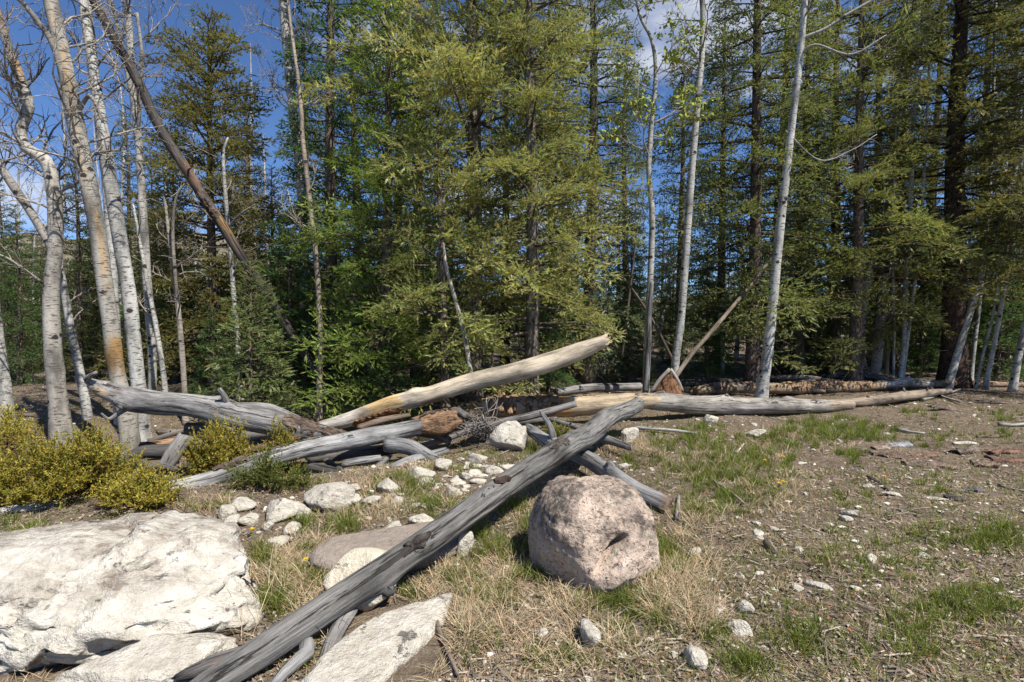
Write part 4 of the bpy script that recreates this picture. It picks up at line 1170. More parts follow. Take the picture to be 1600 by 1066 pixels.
def aspen(label, pts, wpx, seed, col=ASP, limbs=(), ntw=8, tw=(0.45, 1.0), twlen=0.9, patches=(), bark='aspen', name='aspen_tree', stubs=0, extra_top=None, leaves=False, group=None, twcol=(0.30, 0.26, 0.21), ns=14, amp=0.04, lev=2):
    rng = np.random.default_rng(seed + 3000)
    W3 = np.array([P(*p) for p in pts])
    base = W3[0].copy()
    base[2] = float(gz(base[0], base[1]))
    W3[0, 2] = min(W3[0, 2], base[2] - 0.05)
    rad = np.array([0.46 * w * p[2] / 800 / math.hypot(1, (p[0] - 800) / 800) for w, p in zip(wpx, pts)])
    if extra_top:                      # carry the stem on above the picture
        d = W3[-1] - W3[-2]
        d /= np.linalg.norm(d)
        d = d * 0.6 + np.array([0, 0, 0.4])
        W3 = np.concatenate([W3, [W3[-1] + d * extra_top * 0.5, W3[-1] + d * extra_top + rng.normal(0, 0.1, 3)]])
        rad = np.concatenate([rad, [rad[-1] * 0.7, rad[-1] * 0.25]])
    s0 = np.concatenate([[0], np.cumsum(np.linalg.norm(np.diff(W3, axis=0), axis=1))])
    n = max(12, int(s0[-1] / 0.10))
    c = resample(W3, n)
    ln = np.linspace(0, s0[-1], n)
    r = np.interp(ln, s0, rad)
    r = r * (1 + 0.45 * np.exp(-ln / 0.18))
    kn = [(rng.uniform(0.05, 0.95) * s0[-1], rng.uniform(0, 6.28)) for _ in range(int(s0[-1] * 2.2))]
    def disp(TH, S):
        d = amp * fbm(np.stack([np.cos(TH), np.sin(TH), S * 2.2 + seed], -1), 3, seed)
        for sk, ak in kn:
            da = np.angle(np.exp(1j * (TH - ak)))
            d = d + 0.16 * np.exp(-(da / 0.5) ** 2 - ((S - sk) / 0.06) ** 2)
        return d
    V, T, Q, tc, ths = tube(c, r, ns, disp, (0, 0.02), True, 0.1, rng)
    f = fbm(np.stack([np.cos(ths[:, 0]), np.sin(ths[:, 0]), ths[:, 1] * 0.9 + seed * 2], -1), 3, seed + 1)
    C = np.array(col)[None, :] * (1 + 0.30 * f)[:, None]
    tt = ths[:, 1] / s0[-1]
    wob = 0.03 * fbm(np.stack([np.cos(ths[:, 0]) * 3, np.sin(ths[:, 0]) * 3, ths[:, 1] * 3], -1), 3, 4)
    for (a0, a1, th0, tw_, pc) in patches:
        da = np.abs(np.angle(np.exp(1j * (ths[:, 0] - th0))))
        m = np.clip(np.minimum((tt + wob - a0) / 0.012, (a1 - tt - wob) / 0.012), 0, 1) * np.clip((tw_ - da - wob * 14) / 0.25, 0, 1)
        C = C * (1 - m)[:, None] + np.array(pc) * ((1 + 0.25 * f) * m)[:, None]
    root = empty(name, base)
    tag(root, label, 'tree', group)
    mb = MB()
    mb.add(V - base, T, Q, C, tc)
    mb.build('trunk', M[bark], root)
    t_, N_, B_ = frames(c)
    for lp, lw in limbs:
        L3 = np.array([P(*p) for p in lp]) - base
        rr = np.array([0.5 * w * p[2] / 800 for w, p in zip(lw, lp)])
        cc = resample(L3, max(8, len(lp) * 6))
        mb = MB()
        V, T, Q, tc, _ = tube(cc, np.interp(np.linspace(0, 1, len(cc)), np.linspace(0, 1, len(rr)), rr), 8)
        mb.add(V, T, Q, np.array(col) * 0.8, tc)
        for k in range(6):
            i = rng.integers(len(cc) // 3, len(cc) - 1)
            dd = cc[i] - cc[i - 1]
            dd /= np.linalg.norm(dd)
            twig(mb, cc[i], dd + rng.normal(0, 0.6, 3), rng.uniform(0.3, 0.7), 0.006, 1, rng, twcol)
        mb.build('limb', M[bark], root)
    if ntw:
        mb = MB()
        lf = [] if leaves else None
        for k in range(ntw):
            i = int(rng.uniform(*tw) * (n - 1))
            a = rng.uniform(0, 6.28)
            d = N_[i] * math.cos(a) + B_[i] * math.sin(a) + t_[i] * rng.uniform(0.2, 0.8) + [0, 0, 0.15]
            d /= np.linalg.norm(d)
            twig(mb, c[i] - base, d, twlen * rng.uniform(0.5, 1.25), min(0.35 * r[i], 0.018), lev, rng, twcol, leaf=lf)
        if lf:
            Q_ = np.array(lf)
            rs = np.random.default_rng(seed)
            for q in Q_:
                for _ in range(3):
                    o = q + rs.normal(0, 0.03, 3)
                    e = rs.normal(0, 0.028, (2, 3))
                    mb.add([o, o + e[0], o + e[0] + e[1], o + e[1]], None, [(0, 1, 2, 3)], (0.28, 0.32, 0.06))
        mb.build('crown', M['bark'] if not leaves else M['flake'], root)
    return root

def ap(path, d):
    return [(x, y, d) for x, y in path]

def build_aspens():
    aspen('pale aspen trunk cut by the left edge behind the juniper', ap([(14, 690), (8, 610), (-2, 540), (-20, 400), (-40, 250)], 7.6), [30, 26, 24, 20, 16], 1, ntw=6, extra_top=2)
    aspen('crooked dead aspen with kinked upper trunk near the left edge', ap([(97, 700), (92, 640), (82, 540), (80, 450), (87, 380), (84, 300), (72, 252), (42, 232), (32, 205), (44, 165), (30, 120), (12, 70), (-4, 20)], 7.2),
          [40, 36, 33, 31, 28, 26, 25, 24, 22, 21, 20, 17, 14], 2, col=(0.378, 0.347, 0.302), ntw=26, tw=(0.45, 0.98), twlen=0.9, amp=0.12, extra_top=0.8,
          patches=[(0.76, 0.82, 1.0, 1.2, (0.42, 0.28, 0.15)), (0.86, 0.95, 1.5, 1.0, (0.40, 0.30, 0.2))],
          limbs=[([(84, 395, 7.2), (50, 335, 7.1), (20, 290, 7.0), (-10, 245, 6.9)], [10, 11, 12, 11]), ([(84, 455, 7.2), (50, 430, 7.0), (15, 405, 6.9), (-10, 395, 6.9)], [4, 4, 3, 2])])
    aspen('slender grey aspen leaning left behind the crooked dead one', ap([(142, 690), (132, 620), (116, 540), (103, 470), (92, 410), (70, 350)], 8.4), [20, 18, 16, 14, 12, 8], 3, col=(0.378, 0.368, 0.340), ntw=8)
    aspen('tan scarred aspen with long orange strips of missing bark', ap([(207, 715), (198, 650), (182, 580), (172, 500), (160, 420), (150, 350), (135, 270), (118, 190), (103, 110), (88, 40), (76, -20)], 6.9),
          [38, 34, 31, 30, 30, 30, 31, 31, 30, 29, 26], 4, col=(0.321, 0.297, 0.255), ntw=22, tw=(0.5, 0.95), amp=0.10, extra_top=1.5,
          patches=[(0.16, 0.23, 0.0, 4.0, (0.30, 0.18, 0.07)), (0.30, 0.44, 0.9, 0.35, (0.42, 0.28, 0.14)), (0.44, 0.60, 0.3, 0.32, (0.42, 0.29, 0.15)), (0.60, 0.72, 0.7, 0.38, (0.40, 0.29, 0.17)), (0.74, 0.9, 0.3, 0.4, (0.42, 0.34, 0.23))],
          limbs=[([(112, 160, 6.9), (85, 75, 6.8), (60, 35, 6.7), (20, -15, 6.6)], [9, 10, 8, 6]), ([(118, 185, 6.9), (140, 150, 6.8), (160, 190, 6.7)], [6, 6, 3])])
    aspen('tall white aspen rising just right of the tan scarred one', ap([(226, 700), (218, 620), (210, 540), (203, 470), (190, 390), (176, 304), (163, 220), (152, 150), (140, 70), (129, -10)], 7.6),
          [30, 27, 26, 26, 27, 27, 23, 20, 18, 17], 5, col=(0.453, 0.441, 0.408), ntw=16, tw=(0.6, 0.98), extra_top=2.5)
    aspen('white aspen stem tucked between the two large left trunks', ap([(190, 690), (182, 560), (175, 420), (167, 284), (155, 192), (147, 100), (139, 20), (132, -40)], 8.4), [22, 20, 19, 18, 16, 14, 13, 12], 6, col=(0.453, 0.441, 0.412), ntw=12, extra_top=2)
    aspen('greyish aspen behind with a forking top left of the dark snag', ap([(236, 660), (238, 560), (230, 440), (223, 324), (217, 228), (208, 142), (202, 50), (197, -15)], 9.8), [16, 16, 16, 15, 14, 13, 12, 11], 7, col=(0.393, 0.378, 0.347), ntw=22, tw=(0.55, 0.98), twlen=1.2, extra_top=2,
          limbs=[([(212, 180, 9.8), (188, 60, 9.6), (172, -10, 9.5)], [7, 6, 5]), ([(215, 215, 9.8), (222, 100, 9.6), (214, 20, 9.5)], [5, 5, 4])])
    aspen('thin white aspen pole right of the large left trunks', ap([(262, 668), (256, 590), (243, 506), (230, 440), (223, 400), (208, 320)], 9.0), [11, 10, 9, 8, 7, 4], 8, col=(0.438, 0.427, 0.393), ntw=6, twlen=0.6)
    aspen('thin curvy aspen with twin stems left of the small fir', ap([(290, 650), (287, 590), (283, 532), (275, 450), (268, 400), (262, 350), (256, 300)], 8.8), [11, 10, 10, 9, 7, 6, 4], 9, col=(0.317, 0.280, 0.234), ntw=10, twlen=0.7,
          limbs=[([(277, 470, 8.8), (273, 420, 8.7), (270, 360, 8.7), (275, 310, 8.6), (290, 285, 8.6)], [6, 5, 5, 4, 2]), ([(272, 420, 8.8), (290, 408, 8.6), (316, 388, 8.5)], [3, 3, 2])])
    aspen('thin pale aspen stem behind the small fir', ap([(378, 640), (372, 540), (366, 471), (358, 370), (352, 300), (349, 240), (356, 215)], 9.6), [10, 9, 9, 8, 7, 5, 3], 10, col=(0.415, 0.400, 0.362), ntw=9, twlen=0.7,
          limbs=[([(357, 355, 9.6), (375, 335, 9.4), (398, 320, 9.3)], [3, 3, 2])])
    aspen('sturdy white aspen showing above the olive fir', ap([(480, 640), (478, 500), (475, 380), (468, 253), (458, 177), (448, 76), (441, -10)], 11.5), [17, 17, 17, 17, 16, 15, 14], 11, col=(0.468, 0.446, 0.400), ntw=12, extra_top=2)
    aspen('slim brown stemmed aspen in front of the deep green fir', ap([(499, 650), (499, 590), (501, 537), (496, 430), (486, 329), (474, 228), (468, 142), (453, 30), (448, -30)], 8.6), [12, 10, 9, 9, 9, 8, 7, 5, 4], 12, col=(0.340, 0.274, 0.208), ntw=12, tw=(0.4, 0.95), twlen=0.7, extra_top=1)
    aspen('thin aspen with yellow green buds right of the centre firs', ap([(1009, 605), (1011, 537), (1019, 355), (1014, 253), (1024, 127), (1019, 66), (1000, 25), (990, -30)], 9.8), [11, 11, 10, 9, 7, 6, 5, 4], 13, col=(0.378, 0.362, 0.317), ntw=16, tw=(0.5, 0.98), twlen=0.9, leaves=True, extra_top=1)
    aspen('white aspen rising straight from behind the rotten stump', ap([(1050, 600), (1056, 560), (1065, 490), (1072, 390), (1080, 279), (1090, 160), (1098, 61), (1097, -20)], 10.0), [16, 14, 13, 13, 12, 11, 10, 9], 14, col=(0.431, 0.415, 0.378), ntw=18, tw=(0.6, 0.98), twlen=1.0, extra_top=2)
    aspen('clean white aspen leaning slightly right behind the cross log', ap([(1188, 628), (1194, 590), (1205, 500), (1214, 400), (1226, 290), (1238, 190), (1250, 90), (1258, -10)], 9.9), [22, 20, 18, 17, 15, 13, 12, 11], 15, col=(0.468, 0.457, 0.422), ntw=8, tw=(0.7, 0.98), extra_top=2,
          limbs=[([(1252, 60, 9.9), (1290, 45, 9.8), (1320, 25, 9.7), (1372, -5, 9.6)], [5, 5, 4, 3]), ([(1250, 85, 9.9), (1275, 70, 9.7), (1330, 85, 9.6), (1385, 55, 9.5)], [4, 3, 3, 2]),
                 ([(1228, 205, 9.9), (1280, 250, 9.7), (1330, 235, 9.6), (1370, 210, 9.5)], [2, 2, 2, 1])])
    # group at the right
    R = [([(1334, 585), (1345, 506), (1358, 420), (1366, 358)], 12.6, [16, 16, 15, 13], 'broken topped grey snag among the right hand aspens', (0.36, 0.355, 0.35), 0),
         ([(1366, 585), (1376, 502), (1385, 380), (1395, 240), (1412, 60), (1420, -20)], 12.9, [19, 18, 16, 14, 12, 11], 'stout grey aspen beside the broken topped snag', (0.52, 0.48, 0.43), 2),
         ([(1384, 590), (1391, 500), (1396, 420), (1400, 300)], 12.5, [8, 7, 6, 4], 'thin reddish aspen stem in the right hand clump', (0.34, 0.25, 0.2), 1),
         ([(1396, 596), (1397, 494), (1394, 380), (1398, 260)], 12.2, [5, 5, 4, 3], 'very thin pale stem in the right hand clump', (0.5, 0.47, 0.42), 1),
         ([(1405, 597), (1412, 540), (1414, 470), (1420, 380), (1424, 280), (1432, 100), (1438, -20)], 12.3, [10, 9, 9, 8, 8, 7, 6], 'white aspen with a forked base in the right hand clump', (0.6, 0.585, 0.545), 2),
         ([(1409, 597), (1416, 543), (1426, 470), (1436, 380), (1442, 300), (1450, 150), (1456, -20)], 12.35, [7, 7, 7, 6, 6, 5, 5], 'thinner white aspen splaying right from the forked base', (0.6, 0.585, 0.545), 2),
         ([(1480, 597), (1498, 547), (1512, 500), (1523, 463), (1540, 400), (1570, 312), (1600, 230), (1640, 120)], 12.0, [15, 14, 13, 13, 12, 11, 10, 9], 'curved white aspen bending right past the dark spruce', (0.58, 0.565, 0.52), 2),
         ([(1516, 597), (1522, 540), (1531, 467), (1540, 380), (1546, 300), (1552, 150), (1556, -20)], 12.8, [9, 9, 8, 8, 7, 6, 6], 'straight grey aspen right of the curved one', (0.48, 0.465, 0.43), 2),
         ([(1524, 600), (1537, 550), (1550, 498), (1562, 430), (1570, 350)], 11.9, [6, 6, 5, 5, 4], 'thin leaning aspen pole right of the straight grey one', (0.57, 0.55, 0.5), 1),
         ([(1539, 601), (1551, 550), (1564, 481), (1578, 400), (1590, 300), (1600, 200)], 11.8, [10, 9, 9, 8, 7, 6], 'pale leaning aspen with ringed bark near the right edge', (0.58, 0.56, 0.52), 2),
         ([(1582, 604), (1591, 560), (1602, 506), (1620, 420), (1650, 300)], 11.4, [15, 14, 13, 12, 10], 'white aspen leaning out of the right edge', (0.6, 0.585, 0.54), 2)]
    for k, (path, d, w, lab, c, e) in enumerate(R):
        aspen(lab, ap(path, d), w, 40 + k, col=tuple(0.85 * q for q in c), ntw=6 if e else 0, extra_top=e or None, twlen=0.8)
    # thin stems in the wood behind
    rng = np.random.default_rng(77)
    for k in range(30):
        px = [30, 60, 110, 160, 270, 310, 400, 425, 455, 560, 610, 660, 770, 850, 880, 940, 965, 1035, 1105, 1130, 1150, 1260, 1290, 1310, 1450, 1505, 1575, 1350, 330, 190][k]
        d = rng.uniform(14, 22)
        yb = 500 + 1280 / d
        ln = rng.uniform(-18, 18)
        top = rng.uniform(30, 300) if px < 520 or px > 1240 else rng.uniform(300, 420)
        w = rng.uniform(4.5, 9)
        g = rng.uniform(0.85, 1.1)
        aspen('thin pale aspen stem far back, seen ' + ['just inside the left edge', 'left of the crooked dead aspen', 'right of the crooked dead aspen', 'between the tan scarred and the tall white aspen', 'left of the olive fir', 'in front of the olive fir crown', 'between the olive fir and the leaning snag foot', 'right of the olive fir top', 'left of the slim brown stemmed aspen', 'through the deep green fir', 'behind the bright bushy fir', 'left of the central thick trunk', 'right of the central thick trunk', 'right of the second yellow green fir trunk', 'left of the blue green spruce', 'right of the blue green spruce trunk', 'left of the budding aspen', 'between the budding aspen and the white stump aspen', 'right of the white aspen by the stump', 'left of the dark trunked fir', 'close beside the dark trunked fir', 'right of the clean white aspen', 'left of the broad bright fir', 'under the broad bright fir', 'left of the large dark spruce', 'right of the large dark spruce', 'among the leaning poles near the right edge', 'behind the broken topped snag', 'behind the twin stemmed aspen', 'behind the tall white aspen'][k], [(px, yb, d), (px + ln * 0.3 + rng.normal(0, 6), yb * 0.7 + top * 0.3, d), (px + ln * 0.5 + rng.normal(0, 6), yb * 0.4 + top * 0.6, d), (px + ln * 0.8 + rng.normal(0, 6), yb * 0.18 + top * 0.82, d), (px + ln + rng.normal(0, 8), top, d)], [w, w * 0.85, w * 0.7, w * 0.5, w * 0.12], 200 + k,
              col=(0.52 * g, 0.50 * g, 0.455 * g), ntw=14, tw=(0.4, 0.98), twlen=1.3, group='thin aspen stems behind the firs', lev=1, ns=8, twcol=(0.34, 0.30, 0.25))
build_aspens()

# ------------------------------------------------------------------ conifers
def spray(rng, L, droop=0.25, lift=0.12, width=0.46, dens=1.0, curl=0.10, big=1.0, bare=0.10):
    """start, direction, length of the needle-bearing sprigs of one bough lying along +x"""
    st, dr, ln = [], [], []
    def axis(t):
        return np.array([L * t * (1 - 0.08 * t), 0.05 * L * math.sin(3 * t + ph), L * (lift * t - droop * t * t)])
    ph = rng.uniform(0, 6)
    n = max(5, int(L / 0.075 * dens))
    for i in range(n):
        t = bare + (1 - bare) * (i + rng.uniform(0, 0.8)) / n
        t = min(t, 0.99)
        side = 1 if i % 2 else -1
        p = axis(t)
        ax = axis(min(t + 0.02, 1.0)) - axis(t - 0.02)
        ax /= np.linalg.norm(ax)
        l2 = (L * width * (1 - t) ** 0.75 * min(1, 0.35 + t * 2.2) + 0.09) * rng.uniform(0.65, 1.15)
        a = rng.uniform(0.75, 1.15)
        d2 = ax * math.cos(a) + np.array([0, side * rng.uniform(0.45, 1.0), rng.normal(0.02, 0.38)]) * math.sin(a)
        d2 /= np.linalg.norm(d2)
        m = max(2, int(l2 / (0.048 * big)))
        for j in range(m):
            s = (j + rng.uniform(0.2, 1)) / m
            q = p + d2 * l2 * s + np.array([0, 0, -curl * l2 * s * s])
            sd = np.array([-d2[1], d2[0], 0]) * (1 if j % 2 else -1)
            b = rng.uniform(0.5, 0.95)
            d3 = d2 * math.cos(b) + sd * math.sin(b) + np.array([0, 0, rng.normal(0.08, 0.4)])
            d3 /= np.linalg.norm(d3)
            st.append(q)
            dr.append(d3)
            ln.append(rng.uniform(0.06, 0.11) * (1.1 - 0.4 * s) * big)
        st.append(p + d2 * l2 * 0.92)
        dr.append(d2)
        ln.append(0.08 * big)
    for t in np.linspace(0.3, 0.97, max(3, int(L / 0.09))):
        st.append(axis(t))
        d = np.array([1, rng.normal(0, 0.6), rng.normal(0.2, 0.6)])
        dr.append(d / np.linalg.norm(d))
        ln.append(rng.uniform(0.06, 0.1) * big)
    return np.array(st), np.array(dr), np.array(ln)

def needles(rng, st, dr, ln, N, nl, nw, core):
    """triangles of needles round each sprig: V (m,3), sprig index per vertex"""
    S = len(st)
    e1 = np.cross(dr, np.array([0.0, 0, 1.0]))
    e1 /= np.linalg.norm(e1, axis=1)[:, None] + 1e-9
    e2 = np.cross(e1, dr)
    s = (np.arange(N)[None, :] + rng.uniform(0, 1, (S, N))) / N
    a = rng.uniform(0, 2 * math.pi, (S, N))
    rad = e1[:, None, :] * np.cos(a)[..., None] + e2[:, None, :] * (np.sin(a) * 0.75 + 0.15)[..., None]
    b = st[:, None, :] + dr[:, None, :] * (ln[:, None] * s)[..., None]
    L = nl * rng.uniform(0.7, 1.2, (S, N))
    tip = b + (dr[:, None, :] * 0.45 + rad * 0.9) * L[..., None]
    w = np.cross(rad, dr[:, None, :])
    w = w * nw * 0.5 + rng.normal(0, 0.15 * nw, (S, N, 3))
    V = np.stack([b - w, b + w, tip], 2).reshape(-1, 3)
    idx = np.repeat(np.arange(S), N * 3)
    if core:
        tp = st + dr * (ln + nl * 0.6)[:, None]
        md = st + dr * (ln * 0.55)[:, None]
        w1 = (e1 + e2 * rng.uniform(-0.6, 0.6, (S, 1))) * core
        Vc = np.stack([st, md + w1, tp, st, tp, md - w1], 1).reshape(-1, 3)
        V = np.concatenate([V, Vc])
        idx = np.concatenate([idx, np.repeat(np.arange(S), 6)])
    return V, idx

def bough_set(seed, classes, N, nl, nw, core, **kw):
    rng = np.random.default_rng(seed)
    out = []
    for L in classes:
        row = []
        for k in range(3):
            st, dr, ln = spray(rng, L, **kw)
            row.append(needles(rng, st, dr, ln, N, nl, nw, core) + (len(st),))
        out.append((L, row))
    return out

def conifer_mesh(seed, H, R, cb, boughs, nb, col, colvar=0.22, tipcol=None, shape=0.85, tilt=(0.55, -0.12), gap=0.0, r0=0.16, trunkcol=(0.15, 0.115, 0.09), dead=10, bulge=0.0, lean=0.0, maxz=99, irregular=0.22, wh=0.0, back=None):
    """trunk mesh, crown mesh of one conifer standing at the origin"""
    rng = np.random.default_rng(seed)
    zc = np.linspace(-0.15, H, 40)
    def axis(z):
        z = np.asarray(z)
        return np.stack([0.05 * np.sin(z * 0.5 + seed) + lean * z, 0.05 * np.sin(z * 0.43 + seed * 2), z], -1)
    c = axis(zc)
    r = r0 * (1 - zc / H) ** 0.8 + 0.008
    r = r * (1 + 0.5 * np.exp(-np.clip(zc, 0, 9) / 0.25))
    V, T, Q, tc, ths = tube(c, r, 12, lambda TH, S: 0.08 * fbm(np.stack([np.cos(TH) * 2, np.sin(TH) * 2, S * 3], -1), 3, seed))
    tm = MB()
    tm.add(V, T, Q, np.array(trunkcol), tc)
    cV, cT, cC = [], [], []
    off = 0
    ang = rng.uniform(0, 6.28)
    cols = np.array(col)
    nlump = rng.uniform(0, 50, 3)
    for i in range(nb):
        u = (i + rng.uniform(0, 1)) / nb
        u = u ** 0.85
        z = cb + (H - cb) * u
        if wh:
            z = cb + (round((z - cb) / wh) + 0.25 * math.sin(seed + 5 * round(ang * 0.4))) * wh + rng.normal(0, 0.05)
            z = min(z, H - 0.05)
        ang += 2.39996 + rng.normal(0, 0.25)
        prof = (1 - u) ** shape
        if bulge:
            prof *= 1 - bulge * math.exp(-(u / 0.12))
        q = np.array([[math.cos(ang) * 1.2, math.sin(ang) * 1.2, z * 0.9]]) + nlump
        lump = 1 + irregular * 1.4 * float(vnoise(q, 3)[0])
        L = max(0.16, R * prof * lump * rng.uniform(1 - irregular, 1 + irregular * 0.5))
        if gap and float(vnoise(q * 1.7, 8)[0]) < -1 + 2 * gap:
            continue
        if z > maxz and rng.uniform() > 0.4:
            continue
        pit = tilt[1] + (tilt[0] - tilt[1]) * u ** 1.5 + rng.normal(0, 0.10)
        k = int(np.argmin([abs(math.log(L / b[0])) for b in boughs]))
        bset = back if back is not None and math.sin(ang) > 0.3 else boughs     # coarser sprays on the far side
        B, idx, ns = bset[k][1][rng.integers(3)]
        s = L / bset[k][0]
        Vb = B * s
        if rng.uniform() < 0.5:
            Vb = Vb * [1, -1, 1]
        ro = rng.normal(0, 0.45)
        cr, sr = math.cos(ro), math.sin(ro)
        y, zz = Vb[:, 1] * cr - Vb[:, 2] * sr, Vb[:, 1] * sr + Vb[:, 2] * cr
        cp, sp = math.cos(pit), math.sin(pit)
        x, zz = Vb[:, 0] * cp - zz * sp, Vb[:, 0] * sp + zz * cp
        ca, sa = math.cos(ang), math.sin(ang)
        base = axis(np.array([z]))[0]
        Vw = np.stack([x * ca - y * sa, x * sa + y * ca, zz], -1) + base
        cV.append(Vw)
        sc = cols * (1 + rng.normal(0, colvar * 0.5))
        sv = sc[None, :] * (1 + rng.normal(0, colvar, (ns, 1)))
        sv[:, 0] *= 1 + rng.normal(0, 0.10, ns)
        if tipcol is not None:
            m = rng.uniform(0, 1, ns) < 0.16
            sv[m] = np.array(tipcol) * (1 + rng.normal(0, 0.15, (m.sum(), 1)))
        cC.append(np.clip(sv, 0.004, 0.6)[idx])
        # the bough's wood
        pp = np.array([[0, 0, 0], [L * 0.5 * cp, 0, L * 0.5 * sp + 0.02 * L], [L * 0.9 * cp, 0, L * 0.9 * sp - 0.05 * L]])
        pp = np.stack([pp[:, 0] * ca - pp[:, 1] * sa, pp[:, 0] * sa + pp[:, 1] * ca, pp[:, 2]], -1) + base
        V, T, Q, tc, _ = tube(pp, np.array([0.012 + 0.010 * L, 0.008 + 0.004 * L, 0.003]), 4, cap=False)
        tm.add(V, None, Q, np.array(trunkcol) * 0.8, tc)
    for i in range(dead):               # bare dead twigs below the crown
        z = rng.uniform(0.3, max(0.6, cb + 0.8))
        a = rng.uniform(0, 6.28)
        d = np.array([math.cos(a), math.sin(a), rng.uniform(-0.35, 0.1)])
        twig(tm, axis(np.array([z]))[0], d, rng.uniform(0.4, 1.0) * min(1, R * 0.6), 0.010, 1, rng, (0.20, 0.165, 0.135), up=-0.3)
    V = np.concatenate(cV)
    C = np.concatenate(cC)
    T = np.arange(len(V)).reshape(-1, 3)
    crown = new_mesh('crown', V, T, None, C, None, False)
    crown.materials.append(M['needle'])
    tr = tm.mesh('trunk')
    tr.materials.append(M['bark'])
    return tr, crown

def zm(d):
    return 2.3 + 0.64 * d

def put(meshes, label, px, d, rot=0.0, s=1.0, name='fir_tree', group=None, sz=None):
    g = XD(px, d)
    r = empty(name, g)
    r.rotation_euler = (0, 0, rot)
    r.scale = (s, s, sz or s)
    tag(r, label, 'tree', group)
    link('trunk', meshes[0], None, r)
    link('crown', meshes[1], None, r)
    return r

FIR = (0.215, 0.270, 0.066)
DEEP = (0.095, 0.150, 0.050)
GOLD = (0.335, 0.325, 0.130)
OLIVE = (0.200, 0.185, 0.066)
BLUE = (0.165, 0.195, 0.112)
DULL = (0.120, 0.130, 0.050)

